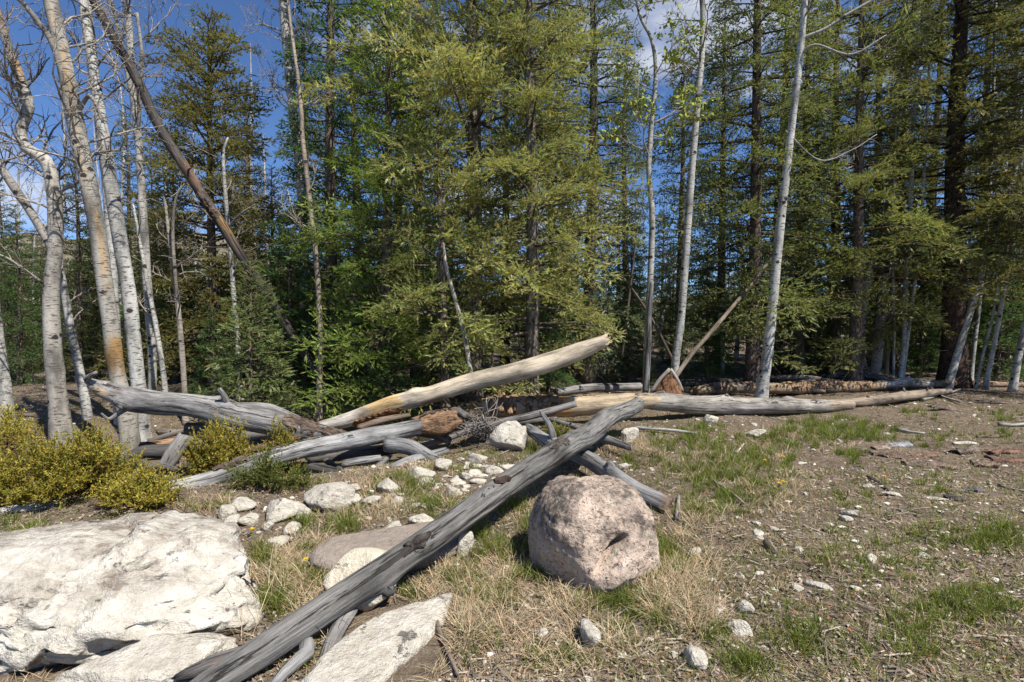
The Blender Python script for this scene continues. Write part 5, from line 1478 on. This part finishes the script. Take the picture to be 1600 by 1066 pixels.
def build_conifers():
    CL = (0.4, 0.75, 1.2, 1.75, 2.3)
    hi = bough_set(1, CL, 12, 0.033, 0.0095, 0.0115, droop=0.42, lift=0.36, dens=1.35, width=0.44, big=1.35, bare=0.26)
    hi_up = bough_set(2, CL, 12, 0.032, 0.0095, 0.0115, droop=0.34, lift=0.26, dens=1.35, width=0.46, big=1.35, bare=0.22)
    lo = bough_set(3, CL, 5, 0.044, 0.0180, 0.015, droop=0.38, lift=0.28, dens=1.0, big=1.3, bare=0.2)
    flat = bough_set(4, CL, 5, 0.042, 0.0165, 0.014, droop=0.26, lift=0.10, width=0.38, dens=1.05, big=1.25, bare=0.2)
    bk = bough_set(5, CL, 3, 0.060, 0.018, 0.018, droop=0.38, lift=0.28, dens=0.85, big=1.45, bare=0.2)
    # --- the firs in the middle
    put(conifer_mesh(11, back=bk, H=9.5, R=1.9, cb=0.1, boughs=hi_up, nb=155, wh=0.40, col=FIR, tipcol=(0.162, 0.230, 0.047), shape=0.85, tilt=(0.6, 0.12), r0=0.10, dead=4, bulge=0.1, irregular=0.3, maxz=zm(9.3)),
        'bright green bushy fir reaching the ground left of centre', 607, 9.3, 0.0)
    put(conifer_mesh(12, back=bk, H=12.5, R=2.45, cb=1.7, boughs=hi, nb=138, wh=0.52, col=GOLD, tipcol=(0.270, 0.257, 0.101), shape=0.42, tilt=(0.5, 0.0), gap=0.14, r0=0.19, trunkcol=(0.20, 0.165, 0.135), irregular=0.4, maxz=zm(10)),
        'tall yellow green fir in the centre with a thick grey trunk', 738, 10.0, 0.0)
    put(conifer_mesh(13, back=bk, H=11.0, R=2.25, cb=0.5, boughs=hi, nb=134, wh=0.5, col=(0.32, 0.32, 0.125), tipcol=(0.257, 0.257, 0.101), shape=0.5, tilt=(0.5, -0.05), gap=0.14, r0=0.13, trunkcol=(0.17, 0.14, 0.115), irregular=0.4, maxz=zm(9.2)),
        'yellow green fir right of the central one with a visible lower trunk', 828, 9.2, 0.0)
    put(conifer_mesh(14, back=bk, H=5.8, R=1.35, cb=0.7, boughs=hi, nb=72, wh=0.42, col=(0.31, 0.32, 0.12), tipcol=(0.243, 0.243, 0.095), shape=0.6, tilt=(0.6, -0.02), gap=0.15, r0=0.08, irregular=0.35),
        'half grown yellow green fir in front of the central trunk', 690, 8.6, 0.0)
    put(conifer_mesh(15, back=bk, H=13, R=1.5, cb=0.3, boughs=lo, nb=180, wh=0.4, col=DEEP, tipcol=(0.081, 0.149, 0.047), shape=0.55, tilt=(0.4, -0.2), r0=0.14, irregular=0.25, maxz=zm(11.2)),
        'deep green narrow fir rising left of the bright bushy one', 522, 11.2, 0.0)
    put(conifer_mesh(16, back=bk, H=8.5, R=2.6, cb=0.4, boughs=lo, nb=175, wh=0.42, col=OLIVE, tipcol=(0.176, 0.155, 0.047), shape=0.5, tilt=(0.65, -0.05), r0=0.12, irregular=0.3, gap=0.12),
        'olive brown fir with an open top behind the leaning dark snag', 335, 12.0, 0.0)
    put(conifer_mesh(17, back=bk, H=13.5, R=1.85, cb=0.5, boughs=lo, nb=175, wh=0.45, col=BLUE, tipcol=(0.162, 0.189, 0.115), shape=0.55, tilt=(0.4, -0.15), r0=0.16, gap=0.10, irregular=0.3, maxz=zm(12.6)),
        'tall blue green spruce standing right of the centre firs', 922, 12.6, 0.0, name='spruce_tree')
    sap = conifer_mesh(18, H=2.45, R=0.85, cb=0.15, boughs=hi_up, nb=80, col=(0.25, 0.29, 0.12), tipcol=(0.216, 0.257, 0.108), shape=0.8, tilt=(0.6, -0.02), r0=0.035, dead=0, irregular=0.25)
    put(sap, 'small pale green fir sapling behind the hooked log', 392, 8.4, 0.4, s=1.16, name='fir_sapling')
    # --- right side
    put(conifer_mesh(19, back=bk, H=13, R=2.55, cb=1.0, boughs=lo, nb=150, wh=0.5, col=(0.165, 0.18, 0.068), tipcol=(0.189, 0.203, 0.068), shape=0.5, tilt=(0.35, -0.18), r0=0.15, gap=0.12, trunkcol=(0.12, 0.09, 0.075), irregular=0.35, maxz=zm(11.6)),
        'tall fir with a dark trunk behind the clean white aspen', 1176, 11.6, 0.0)
    put(conifer_mesh(20, back=bk, H=11.5, R=2.5, cb=1.2, boughs=hi, nb=126, wh=0.5, col=(0.27, 0.275, 0.10), tipcol=(0.203, 0.223, 0.074), shape=0.5, tilt=(0.45, -0.12), r0=0.14, gap=0.12, irregular=0.35, maxz=zm(10.3)),
        'broad bright fir just right of the clean white aspen', 1335, 12.0, 0.0)
    put(conifer_mesh(21, back=bk, H=14, R=2.8, cb=2.1, boughs=flat, nb=160, wh=0.5, col=(0.15, 0.142, 0.055), tipcol=(0.176, 0.155, 0.054), shape=0.5, tilt=(0.25, -0.10), r0=0.26, gap=0.18, trunkcol=(0.075, 0.05, 0.038), irregular=0.35, maxz=zm(12.3)),
        'large dark spruce with level sparse boughs at the right', 1487, 12.3, 0.0, name='spruce_tree')
    e2 = conifer_mesh(22, back=bk, H=12, R=2.3, cb=2.2, boughs=flat, nb=135, wh=0.5, col=(0.165, 0.158, 0.06), tipcol=(0.189, 0.169, 0.054), shape=0.55, tilt=(0.3, -0.1), r0=0.16, gap=0.18, irregular=0.35)
    put(e2, 'olive spruce whose boughs hang in from the right edge', 1655, 10.6, 0.0, name='spruce_tree')
    gen = [conifer_mesh(30, 9, 1.5, 0.4, lo, 130, wh=0.4, col=DULL, tipcol=(0.121, 0.135, 0.041), shape=0.65, r0=0.12, gap=0.1),
           conifer_mesh(31, 7, 1.4, 0.2, lo, 132, wh=0.4, col=(0.095, 0.151, 0.048), tipcol=(0.108, 0.149, 0.054), shape=0.7, r0=0.09),
           conifer_mesh(32, 11, 1.5, 1.0, flat, 148, wh=0.4, col=(0.113, 0.133, 0.045), tipcol=(0.149, 0.149, 0.054), shape=0.55, r0=0.14, gap=0.15),
           conifer_mesh(33, 3.6, 1.1, 0.1, lo, 101, wh=0.4, col=(0.104, 0.169, 0.057), tipcol=(0.135, 0.189, 0.068), shape=0.8, r0=0.05, dead=2)]
    B = [(1062, 20, 2, 1.12, 1.0, 'narrow gold green fir showing between the two white aspens'),
         (30, 12.5, 1, 0.62, 0.5, 'dark low fir behind the trunks at the left edge'),
         (150, 13.5, 1, 0.66, 1.4, 'dark fir behind the tan scarred aspen'),
         (245, 14.5, 0, 0.68, 2.5, 'dull fir between the left aspens and the olive fir'),
         (70, 17, 0, 0.52, 4.1, 'farther dull fir seen left of the tan scarred aspen'),
         (125, 12.8, 0, 0.66, 0.8, 'brownish fir behind the crooked dead aspen'),
         (205, 15.5, 2, 0.72, 2.8, 'tall dull fir behind the tall white aspen'),
         (8, 14.0, 0, 0.60, 1.8, 'dull fir at the left edge behind the pale trunk'),
         (275, 13.0, 1, 0.75, 4.6, 'dark fir behind the thin twin stemmed aspen'),
         (395, 16.0, 2, 0.8, 0.2, 'dull fir between the olive fir and the sturdy white aspen'),
         (430, 13.6, 0, 0.62, 3.3, 'dull green fir filling the gap beside the olive fir'),
         (452, 10.6, 3, 0.95, 0.4, 'young dark fir at the foot of the deep green fir'),
         (560, 14.0, 2, 1.0, 5.5, 'tall fir behind the bright bushy one'),
         (655, 13.5, 2, 1.05, 2.2, 'tall dark fir in the gap left of the central trunk'),
         (790, 14.5, 2, 1.0, 0.9, 'tall fir hidden behind the two yellow green ones'),
         (880, 15.5, 0, 0.75, 1.9, 'dull fir behind the blue green spruce'),
         (985, 13.0, 1, 0.55, 3.9, 'low fir at the foot of the blue green spruce'),
         (975, 17.5, 2, 1.0, 4.8, 'tall fir closing the gap beside the budding aspen'),
         (1105, 13.2, 1, 0.50, 0.9, 'low blue green fir behind the rotten stump'),
         (1250, 13.6, 2, 1.0, 3.0, 'tall fir between the dark trunked fir and the broad bright one'),
         (1235, 14.5, 1, 0.5, 2.0, 'low fir in the shade behind the mottled log'),
         (1400, 15.0, 2, 1.05, 1.0, 'tall fir behind the right hand aspen clump'),
         (1440, 14.0, 1, 0.55, 5.0, 'low fir behind the right hand aspen clump'),
         (1570, 15.0, 2, 1.0, 2.7, 'tall fir behind the leaning aspens at the right'),
         (1560, 13.4, 3, 0.9, 0.7, 'young fir behind the leaning aspen poles'),
         (1620, 14.0, 0, 0.75, 3.7, 'dull fir at the right edge behind the aspens'),
         (745, 16.5, 2, 1.25, 1.2, 'tall shaded fir straight behind the central thick trunk'),
         (625, 16.0, 2, 1.2, 3.4, 'tall shaded fir behind the gap left of the central fir'),
         (860, 17.0, 2, 1.2, 5.1, 'tall shaded fir between the second yellow green fir and the spruce'),
         (1125, 17.0, 2, 1.1, 0.3, 'tall thin fir left of the dark trunked fir, far back'),
         (1215, 16.0, 2, 1.25, 2.3, 'tall shaded fir right behind the clean white aspen'),
         (1300, 15.5, 2, 1.2, 4.3, 'tall shaded fir left behind the broad bright fir'),
         (1365, 17.5, 2, 1.3, 5.9, 'tall shaded fir right behind the broad bright fir'),
         (1450, 16.5, 2, 1.25, 1.6, 'tall shaded fir left behind the large dark spruce'),
         (1530, 17.0, 2, 1.3, 3.6, 'tall shaded fir right behind the large dark spruce'),
         (1600, 16.5, 2, 1.25, 0.1, 'tall shaded fir at the right edge, far back'),
         (480, 17.0, 2, 1.05, 2.6, 'shaded fir behind the deep green fir'),
         (700, 10.6, 3, 0.75, 1.7, 'young fir in the shade under the central fir'),
         (860, 10.6, 3, 0.72, 2.9, 'young fir under the right yellow green fir'),
         (610, 8.6, 3, 0.55, 4.4, 'little fir at the foot of the bright bushy one'),
         (330, 10.0, 3, 0.5, 2.4, 'little fir beside the twin stemmed aspen')]
    for px, d, k, s, rot, lab in B:
        put(gen[k], lab, px, d, rot, s)
    rng = np.random.default_rng(19)
    for k in range(22):
        px = -40 + 1680 * (k + rng.uniform(0.2, 0.8)) / 22
        put(gen[(1, 3)[k % 2]], 'low dark fir filling the shade behind the first trunks', px, rng.uniform(13.5, 17), rng.uniform(0, 6.28), rng.uniform(0.4, 0.55) * (1.6 if k % 2 else 1), group='low firs in the shade')
    rng = np.random.default_rng(9)
    for k in range(64):
        px = -60 + 1720 * (k + rng.uniform(0, 1)) / 64
        d = rng.uniform(18, 34)
        s = rng.uniform(0.8, 1.15) * (1.0 if px < 700 else 0.92)
        put(gen[[0, 1, 1, 3][k % 4]], 'far fir filling the depth of the wood', px, d, rng.uniform(0, 6.28), s * (1.5 if k % 4 == 3 else 0.8), group='far firs in the depth of the wood')
build_conifers()

# ------------------------------------------------------------------ junipers
def juniper(label, at, spread, h, n, seed, name='juniper_shrub', col=(0.33, 0.28, 0.045), upright=0.5):
    rng = np.random.default_rng(seed)
    root = empty(name, at)
    tag(root, label, 'shrub')
    wood = MB()
    st, dr, ln = [], [], []
    for k in range(n):
        a = rng.uniform(0, 6.28)
        q = math.sqrt(rng.uniform(0, 1))
        tip = np.array([math.cos(a) * spread[0] * q, math.sin(a) * spread[1] * q, h * (1 - 0.6 * q ** 2.2) * rng.uniform(0.45, 1.12) * (1 + 0.35 * float(vnoise(np.array([[math.cos(a) * q * spread[0] * 4, math.sin(a) * q * spread[1] * 4, seed]]), 5)[0]))])
        b = np.array([tip[0] * 0.35, tip[1] * 0.35, 0.0])
        mid = b * 0.4 + tip * 0.6 + [0, 0, -0.05 * h]
        c = resample([b, mid, tip], 12)
        V, T, Q, tc, _ = tube(c[::2], np.linspace(0.008, 0.002, 6), 4, cap=False)
        wood.add(V, None, Q, np.array((0.17, 0.10, 0.065)) * rng.uniform(0.7, 1.2), tc)
        out = tip / (np.linalg.norm(tip) + 1e-9)
        for j in range(8):                  # upturned plumes along the outer part
            t = rng.uniform(0.45, 1.0)
            p = c[min(int(t * 11), 11)]
            d = out * 0.55 + np.array([0, 0, upright]) + rng.normal(0, 0.45, 3)
            d /= np.linalg.norm(d)
            L = rng.uniform(0.08, 0.22)
            m = 7
            for i in range(m):
                st.append(p + d * L * i / m + rng.normal(0, 0.006, 3))
                e = d + rng.normal(0, 0.5, 3)
                dr.append(e / np.linalg.norm(e))
                ln.append(rng.uniform(0.020, 0.038) * (1.2 - 0.5 * i / m))
    st, dr, ln = np.array(st), np.array(dr), np.array(ln)
    V, idx = needles(rng, st, dr, ln, 4, 0.019, 0.0075, 0.0055)
    S = len(st)
    C = np.array(col)[None, :] * (1 + rng.normal(0, 0.22, (S, 1)))
    C[:, 0] *= 1 + rng.normal(0, 0.12, S)
    m = rng.uniform(0, 1, S) < 0.02
    C[m] = (0.16, 0.07, 0.025)
    me = new_mesh('foliage', V, np.arange(len(V)).reshape(-1, 3), None, np.clip(C, 0.005, 0.6)[idx], None, False)
    link('foliage', me, M['juniper'], root)
    wood.build('stems', M['bark'], root)

def build_junipers():
    g = lambda px, d: XD(px, d)
    juniper('big spreading yellow green juniper at the left above the huge white rock', g(60, 4.5), (0.80, 0.50), 0.58, 230, 1)
    juniper('low lobe of juniper growing over the pale log beside the big one', g(208, 4.3), (0.30, 0.24), 0.26, 60, 2)
    juniper('small upright juniper between the hooked log and the pale log', g(338, 5.35), (0.30, 0.22), 0.86, 95, 3, upright=0.9)
    juniper('tiny juniper sprig against the torn bark of the hooked log', g(432, 5.45), (0.18, 0.14), 0.74, 36, 4, upright=0.9)
    juniper('low leafy shrub in front of the pale log', g(415, 4.75), (0.42, 0.16), 0.26, 34, 5, name='low_shrub', col=(0.13, 0.15, 0.03))
    juniper('juniper tip at the left edge below the pale aspen trunk', g(-10, 5.9), (0.35, 0.3), 0.85, 55, 6)
    juniper('leafy green sprout behind the dead twig bundle', g(868, 6.3), (0.16, 0.12), 0.22, 14, 7, name='low_shrub', col=(0.16, 0.17, 0.025))
build_junipers()

# ------------------------------------------------------------------ grass, straw, litter
def blocked(x, y, grow=1.0):
    m = np.zeros(len(x), dtype=bool)
    for ex, ey, rx, ry in EXCL:
        m |= ((x - ex) / (rx * grow)) ** 2 + ((y - ey) / (ry * grow)) ** 2 < 1
    return m

def blades(x, y, az, lean, L, w, col, z0=None, rng=None, curl=0.5):
    """curved two-step blades; returns V, T, Q, C"""
    n = len(x)
    z = gz(x, y) if z0 is None else z0
    b = np.stack([x, y, z - 0.005], -1)
    h = np.stack([np.cos(az), np.sin(az), np.zeros(n)], -1)
    sd = np.stack([-np.sin(az), np.cos(az), np.zeros(n)], -1)
    tw = rng.uniform(-1.2, 1.2, n)
    sd = sd * np.cos(tw)[:, None] + h * np.sin(tw)[:, None]
    l1, l2 = lean, np.minimum(lean + curl * rng.uniform(0.3, 1.3, n), 1.65)
    m = b + (h * np.sin(l1)[:, None] + np.array([0, 0, 1.0]) * np.cos(l1)[:, None]) * (L * 0.5)[:, None]
    t = m + (h * np.sin(l2)[:, None] + np.array([0, 0, 1.0]) * np.cos(l2)[:, None]) * (L * 0.5)[:, None]
    t[:, 2] = np.maximum(t[:, 2], z + 0.004)
    m[:, 2] = np.maximum(m[:, 2], z + 0.006)
    ww = (sd * w[:, None] * 0.5)
    V = np.stack([b - ww, b + ww, m + ww * 0.85, m - ww * 0.85, t], 1).reshape(-1, 3)
    k = np.arange(n)[:, None] * 5
    Q = k + np.array([[0, 1, 2, 3]])
    T = k + np.array([[3, 2, 4]])
    return V, T, Q, np.repeat(col, 5, axis=0)

def spot(px, py, rx, ry, n, rng):
    """n points on the ground inside a pixel ellipse (denser to its middle)"""
    a = rng.uniform(0, 6.283, n)
    r = rng.uniform(0, 1, n) ** 0.65
    P_ = [G(px + math.cos(t) * q * rx, min(1120, py + math.sin(t) * q * ry)) for t, q in zip(a, r)]
    return np.array(P_)

def scatter(n, rng, ymin=1.9, ymax=11.5, p=0.9):
    """points over the visible ground, density falling with distance"""
    y = ymin + (ymax - ymin) * rng.uniform(0, 1, n) ** (1 / p) if False else ymin * (ymax / ymin) ** rng.uniform(0, 1, n)
    x = rng.uniform(-1.08, 1.08, n) * y
    return x, y

def build_grass():
    rng = np.random.default_rng(42)
    GREEN = np.array((0.14, 0.20, 0.038))
    # tufts: centre pixel, spread, how many tufts, blade length
    S = [(1090, 690, 80, 26, 95, 0.17), (1180, 710, 70, 30, 85, 0.16), (1260, 680, 60, 26, 85, 0.18), (1330, 672, 50, 22, 55, 0.20), (1370, 680, 36, 16, 22, 0.18),
         (1120, 745, 70, 34, 85, 0.15), (1060, 730, 40, 20, 20, 0.15), (1040, 880, 36, 22, 26, 0.16), (1030, 850, 22, 16, 12, 0.15), (1335, 715, 30, 16, 18, 0.16),
         (745, 850, 36, 30, 24, 0.17), (790, 790, 40, 30, 26, 0.17), (800, 860, 24, 24, 14, 0.15), (720, 900, 26, 16, 10, 0.14), (660, 780, 40, 22, 26, 0.15),
         (640, 760, 30, 16, 14, 0.15), (470, 825, 26, 14, 16, 0.15), (535, 825, 26, 18, 18, 0.15), (408, 880, 24, 22, 20, 0.17), (425, 950, 32, 22, 26, 0.16),
         (300, 970, 40, 14, 14, 0.13), (220, 1030, 60, 14, 14, 0.10), (60, 850, 50, 16, 18, 0.16), (40, 830, 40, 16, 12, 0.16), (1520, 950, 80, 30, 56, 0.10), (1440, 990, 60, 40, 40, 0.09),
         (1560, 830, 50, 20, 26, 0.11), (1540, 850, 60, 20, 26, 0.10), (1460, 760, 30, 16, 12, 0.11), (1330, 780, 30, 16, 12, 0.10), (1250, 1000, 60, 26, 26, 0.09),
         (1170, 1040, 40, 20, 22, 0.10), (1120, 990, 30, 20, 12, 0.09), (1090, 800, 40, 22, 18, 0.12), (1150, 775, 60, 30, 50, 0.12), (1220, 760, 40, 26, 18, 0.12), (1020, 905, 20, 14, 8, 0.14),
         (960, 940, 60, 18, 26, 0.12), (850, 905, 40, 18, 24, 0.14), (830, 840, 20, 30, 16, 0.16), (1010, 960, 60, 30, 24, 0.11), (760, 930, 60, 40, 30, 0.12), (480, 900, 60, 40, 34, 0.13), (700, 800, 40, 20, 20, 0.14), (890, 1030, 90, 30, 20, 0.09), (760, 1010, 60, 40, 14, 0.09), (660, 1000, 30, 30, 12, 0.12), (640, 930, 20, 14, 8, 0.12),
         (1480, 690, 60, 16, 16, 0.13), (1560, 680, 40, 12, 10, 0.13), (1430, 650, 40, 10, 16, 0.15), (1560, 650, 40, 10, 16, 0.15), (1300, 860, 60, 30, 16, 0.08), (1400, 880, 70, 40, 26, 0.08),
         (840, 700, 30, 12, 12, 0.16), (620, 755, 70, 14, 30, 0.13), (700, 735, 50, 12, 16, 0.12), (350, 790, 60, 16, 18, 0.10), (480, 760, 60, 10, 14, 0.10), (960, 690, 30, 10, 12, 0.15), (780, 720, 30, 12, 8, 0.13), (1000, 720, 30, 14, 12, 0.15), (1450, 840, 60, 30, 24, 0.08), (570, 790, 40, 20, 10, 0.12)]
    X, Y, AZ, LE, LN, WD, CO = [], [], [], [], [], [], []
    def tufts(c, nb, length, r, lean0, col, var, wid):
        for p in c:
            k = int(nb * rng.uniform(0.6, 1.4))
            a = rng.uniform(0, 6.283, k)
            q = r * np.sqrt(rng.uniform(0, 1, k))
            X.append(p[0] + np.cos(a) * q)
            Y.append(p[1] + np.sin(a) * q)
            AZ.append(a + rng.normal(0, 0.7, k))
            LE.append(np.abs(rng.normal(lean0, 0.22, k)))
            LN.append(length * rng.uniform(0.45, 1.15, k) * rng.uniform(0.8, 1.15))
            WD.append(np.full(k, wid * (1 + 0.10 * p[1])))
            cc = np.array(col) * (1 + rng.normal(0, 0.12))
            cc = cc[None, :] * (1 + rng.normal(0, var, (k, 1)))
            cc[:, 0] *= 1 + np.abs(rng.normal(0, 0.25, k))
            CO.append(cc)
    for px, py, rx, ry, n, L in S:
        tufts(spot(px, py, rx, ry, n, rng), 24, L * 0.82, 0.030 + 0.25 * L * 0.2, 0.28, GREEN, 0.2, 0.0033)
    # thin green everywhere
    x, y = scatter(9000, rng)
    f = fbm(np.stack([x * 0.8, y * 0.8, 0 * x], -1), 3, 55)
    keep = (f > -0.2) & (y < 10.5)
    tufts(np.stack([x[keep], y[keep]], -1), 6, 0.075, 0.04, 0.5, GREEN * 1.0, 0.3, 0.0032)
    X_, Y_, A_, L_, N_, W_, C_ = [np.concatenate(q) for q in (X, Y, AZ, LE, LN, WD, CO)]
    ok = ~blocked(X_, Y_, 0.85)
    V, T, Q, C = blades(X_[ok], Y_[ok], A_[ok], L_[ok], N_[ok], W_[ok], np.clip(C_[ok], 0.01, 0.5), rng=rng)
    o = link('green_grass', new_mesh('green_grass', V, T, Q, C, None, False), M['grass'])
    tag(o, 'fresh green grass growing in scattered tufts', 'grass', None, 'stuff')
    # dry straw: matted tufts and single lying stems
    for q in (X, Y, AZ, LE, LN, WD, CO):
        q.clear()
    STRAW = np.array((0.31, 0.285, 0.175))
    D = [(470, 880, 70, 50, 90), (600, 755, 90, 16, 60), (690, 735, 60, 14, 30), (330, 795, 60, 14, 25), (470, 765, 70, 12, 25), (500, 930, 60, 40, 60), (420, 900, 40, 40, 40), (700, 920, 60, 50, 70), (760, 960, 60, 50, 60), (800, 900, 50, 40, 45), (880, 950, 60, 40, 45), (650, 780, 70, 30, 50),
         (1080, 900, 50, 40, 60), (1070, 960, 60, 40, 55), (1040, 930, 40, 30, 40), (1120, 720, 110, 40, 90), (1250, 690, 100, 26, 80), (1000, 700, 50, 20, 40), (960, 700, 30, 20, 20), (1200, 770, 90, 40, 60),
         (340, 950, 70, 40, 40), (600, 1010, 50, 50, 40), (650, 1040, 40, 30, 30), (900, 1020, 120, 40, 50), (60, 850, 50, 20, 25), (300, 985, 60, 20, 25), (1090, 820, 60, 40, 40), (560, 800, 70, 30, 50), (820, 800, 40, 40, 30), (700, 990, 50, 40, 40)]
    for px, py, rx, ry, n in D:
        tufts(spot(px, py, rx, ry, n, rng), 16, 0.17, 0.05, 0.95, STRAW, 0.25, 0.0024)
    x, y = scatter(9000, rng)
    f = fbm(np.stack([x * 0.7 + 9, y * 0.7, 0 * x], -1), 3, 58)
    right = np.clip((x / y - 0.35) / 0.3, 0, 1)
    keep = (f > -0.4 + 0.2 * right)
    tufts(np.stack([x[keep], y[keep]], -1), 7, 0.10, 0.05, 1.2, STRAW * 0.95, 0.3, 0.0022)
    # long single stalks
    tufts(spot(450, 960, 130, 60, 30, rng), 3, 0.42, 0.03, 0.8, STRAW * 1.15, 0.2, 0.0026)
    tufts(spot(700, 860, 110, 60, 20, rng), 3, 0.36, 0.03, 0.9, STRAW * 1.15, 0.2, 0.0026)
    tufts(spot(560, 1000, 60, 40, 12, rng), 3, 0.40, 0.03, 1.0, STRAW * 1.1, 0.2, 0.0026)
    X_, Y_, A_, L_, N_, W_, C_ = [np.concatenate(q) for q in (X, Y, AZ, LE, LN, WD, CO)]
    ok = ~blocked(X_, Y_, 0.8)
    V, T, Q, C = blades(X_[ok], Y_[ok], A_[ok], L_[ok], N_[ok], W_[ok], np.clip(C_[ok], 0.01, 0.6), rng=rng)
    o = link('dry_grass', new_mesh('dry_grass', V, T, Q, C, None, False), M['straw'])
    tag(o, 'matted dry straw coloured grass on the ground', 'grass', None, 'stuff')

def build_litter():
    rng = np.random.default_rng(8)
    # flat flakes: dead leaves and bark crumbs
    x, y = scatter(34000, rng, 1.9, 15)
    ok = ~blocked(x, y, 0.9)
    x, y = x[ok], y[ok]
    n = len(x)
    s = rng.uniform(0.004, 0.012, n) * (1 + 0.09 * y)
    a = rng.uniform(0, 6.28, n)
    el = rng.uniform(0.35, 1.0, n)
    z = gz(x, y) + rng.uniform(0.004, 0.014, n)
    u = np.stack([np.cos(a), np.sin(a), rng.normal(0, 0.35, n)], -1) * s[:, None]
    v = np.stack([-np.sin(a), np.cos(a), rng.normal(0, 0.35, n)], -1) * (s * el)[:, None]
    c = np.stack([x, y, z], -1)
    lift = np.array([0, 0, 1.0]) * (s * 0.35)[:, None]
    V = np.stack([c - u, c - v * 0.8 + lift, c + u, c + v + lift], 1).reshape(-1, 3)
    k = np.arange(n)[:, None] * 4
    T = np.concatenate([k + [[0, 1, 3]], k + [[1, 2, 3]]])
    pal = np.array([(0.27, 0.225, 0.175), (0.34, 0.30, 0.25), (0.20, 0.15, 0.108), (0.13, 0.09, 0.063), (0.27, 0.13, 0.065), (0.38, 0.32, 0.235)])
    ci = rng.choice(6, n, p=[0.3, 0.13, 0.24, 0.14, 0.06, 0.13])
    C = pal[ci] * (1 + rng.normal(0, 0.15, (n, 1)))
    tag(link('leaf_litter', new_mesh('leaf_litter', V, T, None, np.repeat(np.clip(C, 0.01, 0.7), 4, axis=0), None, False), M['flake']),
        'brown and grey leaf litter covering the ground', 'litter', None, 'stuff')
    # twigs and needles
    x, y = scatter(9000, rng, 1.9, 14)
    ok = ~blocked(x, y, 0.9)
    x, y = x[ok], y[ok]
    n = len(x)
    a = rng.uniform(0, 6.28, n)
    L = rng.exponential(0.045, n) + 0.02
    r = rng.uniform(0.0012, 0.0035, n) * (1 + 0.08 * y)
    d = np.stack([np.cos(a), np.sin(a), rng.normal(0, 0.12, n)], -1)
    sd = np.stack([-np.sin(a), np.cos(a), 0 * a], -1)
    c = np.stack([x, y, gz(x, y) + 0.010 + r], -1)
    p0, p1 = c - d * (L / 2)[:, None], c + d * (L / 2)[:, None]
    up = np.array([0, 0, 1.0])
    o1, o2, o3 = sd * r[:, None], (-sd * 0.5 + up * 0.87) * r[:, None], (-sd * 0.5 - up * 0.87) * r[:, None]
    V = np.stack([p0 + o1, p0 + o2, p0 + o3, p1 + o1, p1 + o2, p1 + o3], 1).reshape(-1, 3)
    k = np.arange(n)[:, None] * 6
    Q = np.concatenate([k + [[0, 1, 4, 3]], k + [[1, 2, 5, 4]], k + [[2, 0, 3, 5]]])
    C = np.array((0.24, 0.20, 0.16)) * (1 + rng.normal(0, 0.3, (n, 1)))
    tag(link('twig_litter', new_mesh('twig_litter', V, None, Q, np.repeat(np.clip(C, 0.02, 0.6), 6, axis=0), None, False), M['flake']),
        'fine twigs and needles strewn on the ground', 'litter', None, 'stuff')
    # gravel too small to count
    D, Tt = ico(1)
    x, y = scatter(3400, rng, 1.9, 11)
    f = fbm(np.stack([x * 0.6 + 3, y * 0.6, 0 * x], -1), 3, 91)
    ok = (~blocked(x, y, 0.9)) & (f > -0.1)
    x, y = x[ok], y[ok]
    n = len(x)
    s = (0.003 + rng.exponential(0.0042, n)).clip(0, 0.02) * (1 + 0.08 * y)
    V = D[None] * s[:, None, None] * rng.uniform(0.6, 1.2, (n, len(D), 1)) * np.array([1.2, 0.9, 0.55])
    V = V + np.stack([x, y, gz(x, y) + s * 0.25], -1)[:, None, :]
    T = (np.arange(n)[:, None, None] * len(D) + Tt[None]).reshape(-1, 3)
    C = np.array((0.58, 0.545, 0.47)) * (1 + rng.normal(0, 0.14, (n, 1)))
    tag(link('gravel', new_mesh('gravel', V.reshape(-1, 3), T, None, np.repeat(C, len(D), axis=0), None, False), M['chip']),
        'fine pale gravel scattered over the soil', 'gravel', None, 'stuff')

def build_flowers():
    rng = np.random.default_rng(3)
    L = [(1195, 730, 'yellow dandelion left of the upper pair on the grass'), (1223, 724, 'yellow dandelion right of the upper pair on the grass'), (1217, 768, 'yellow dandelion left of the lower pair on the grass'),
         (1224, 765, 'yellow dandelion right of the lower pair on the grass'), (1381, 757, 'yellow flower head beside the white flake'), (478, 892, 'yellow dandelion between the huge white rock and the big log'),
         (394, 842, 'yellow dandelion beside the white split stone')]
    for px, py, lab in L:
        g = G(px, py)
        root = empty('dandelion', g)
        tag(root, lab, 'flower')
        mb = MB()
        V, T, Q, tc, _ = tube(resample([(0, 0, 0), (0.005, 0, 0.04), (0, 0, 0.075)], 5), np.full(5, 0.0022), 5)
        mb.add(V, T, Q, (0.15, 0.22, 0.05), tc)
        mb.build('stem', M['flake'], root)
        mb = MB()
        rr = 0.011 + 0.0016 * g[1]
        for k in range(34):
            a = rng.uniform(0, 6.28)
            e = rng.uniform(0.1, 1.2)
            d = np.array([math.cos(a) * math.cos(e), math.sin(a) * math.cos(e), math.sin(e) * 0.6])
            s = np.array([-math.sin(a), math.cos(a), 0]) * rr * 0.2
            b = np.array([0, 0, 0.073])
            mb.add([b, b + d * rr + s, b + d * rr * 1.15, b + d * rr - s], None, [(0, 1, 2, 3)], np.array((0.85, 0.52, 0.01)) * rng.uniform(0.85, 1.1))
        mb.build('flower_head', M['flake'], root, False)
build_grass()
build_litter()
build_flowers()
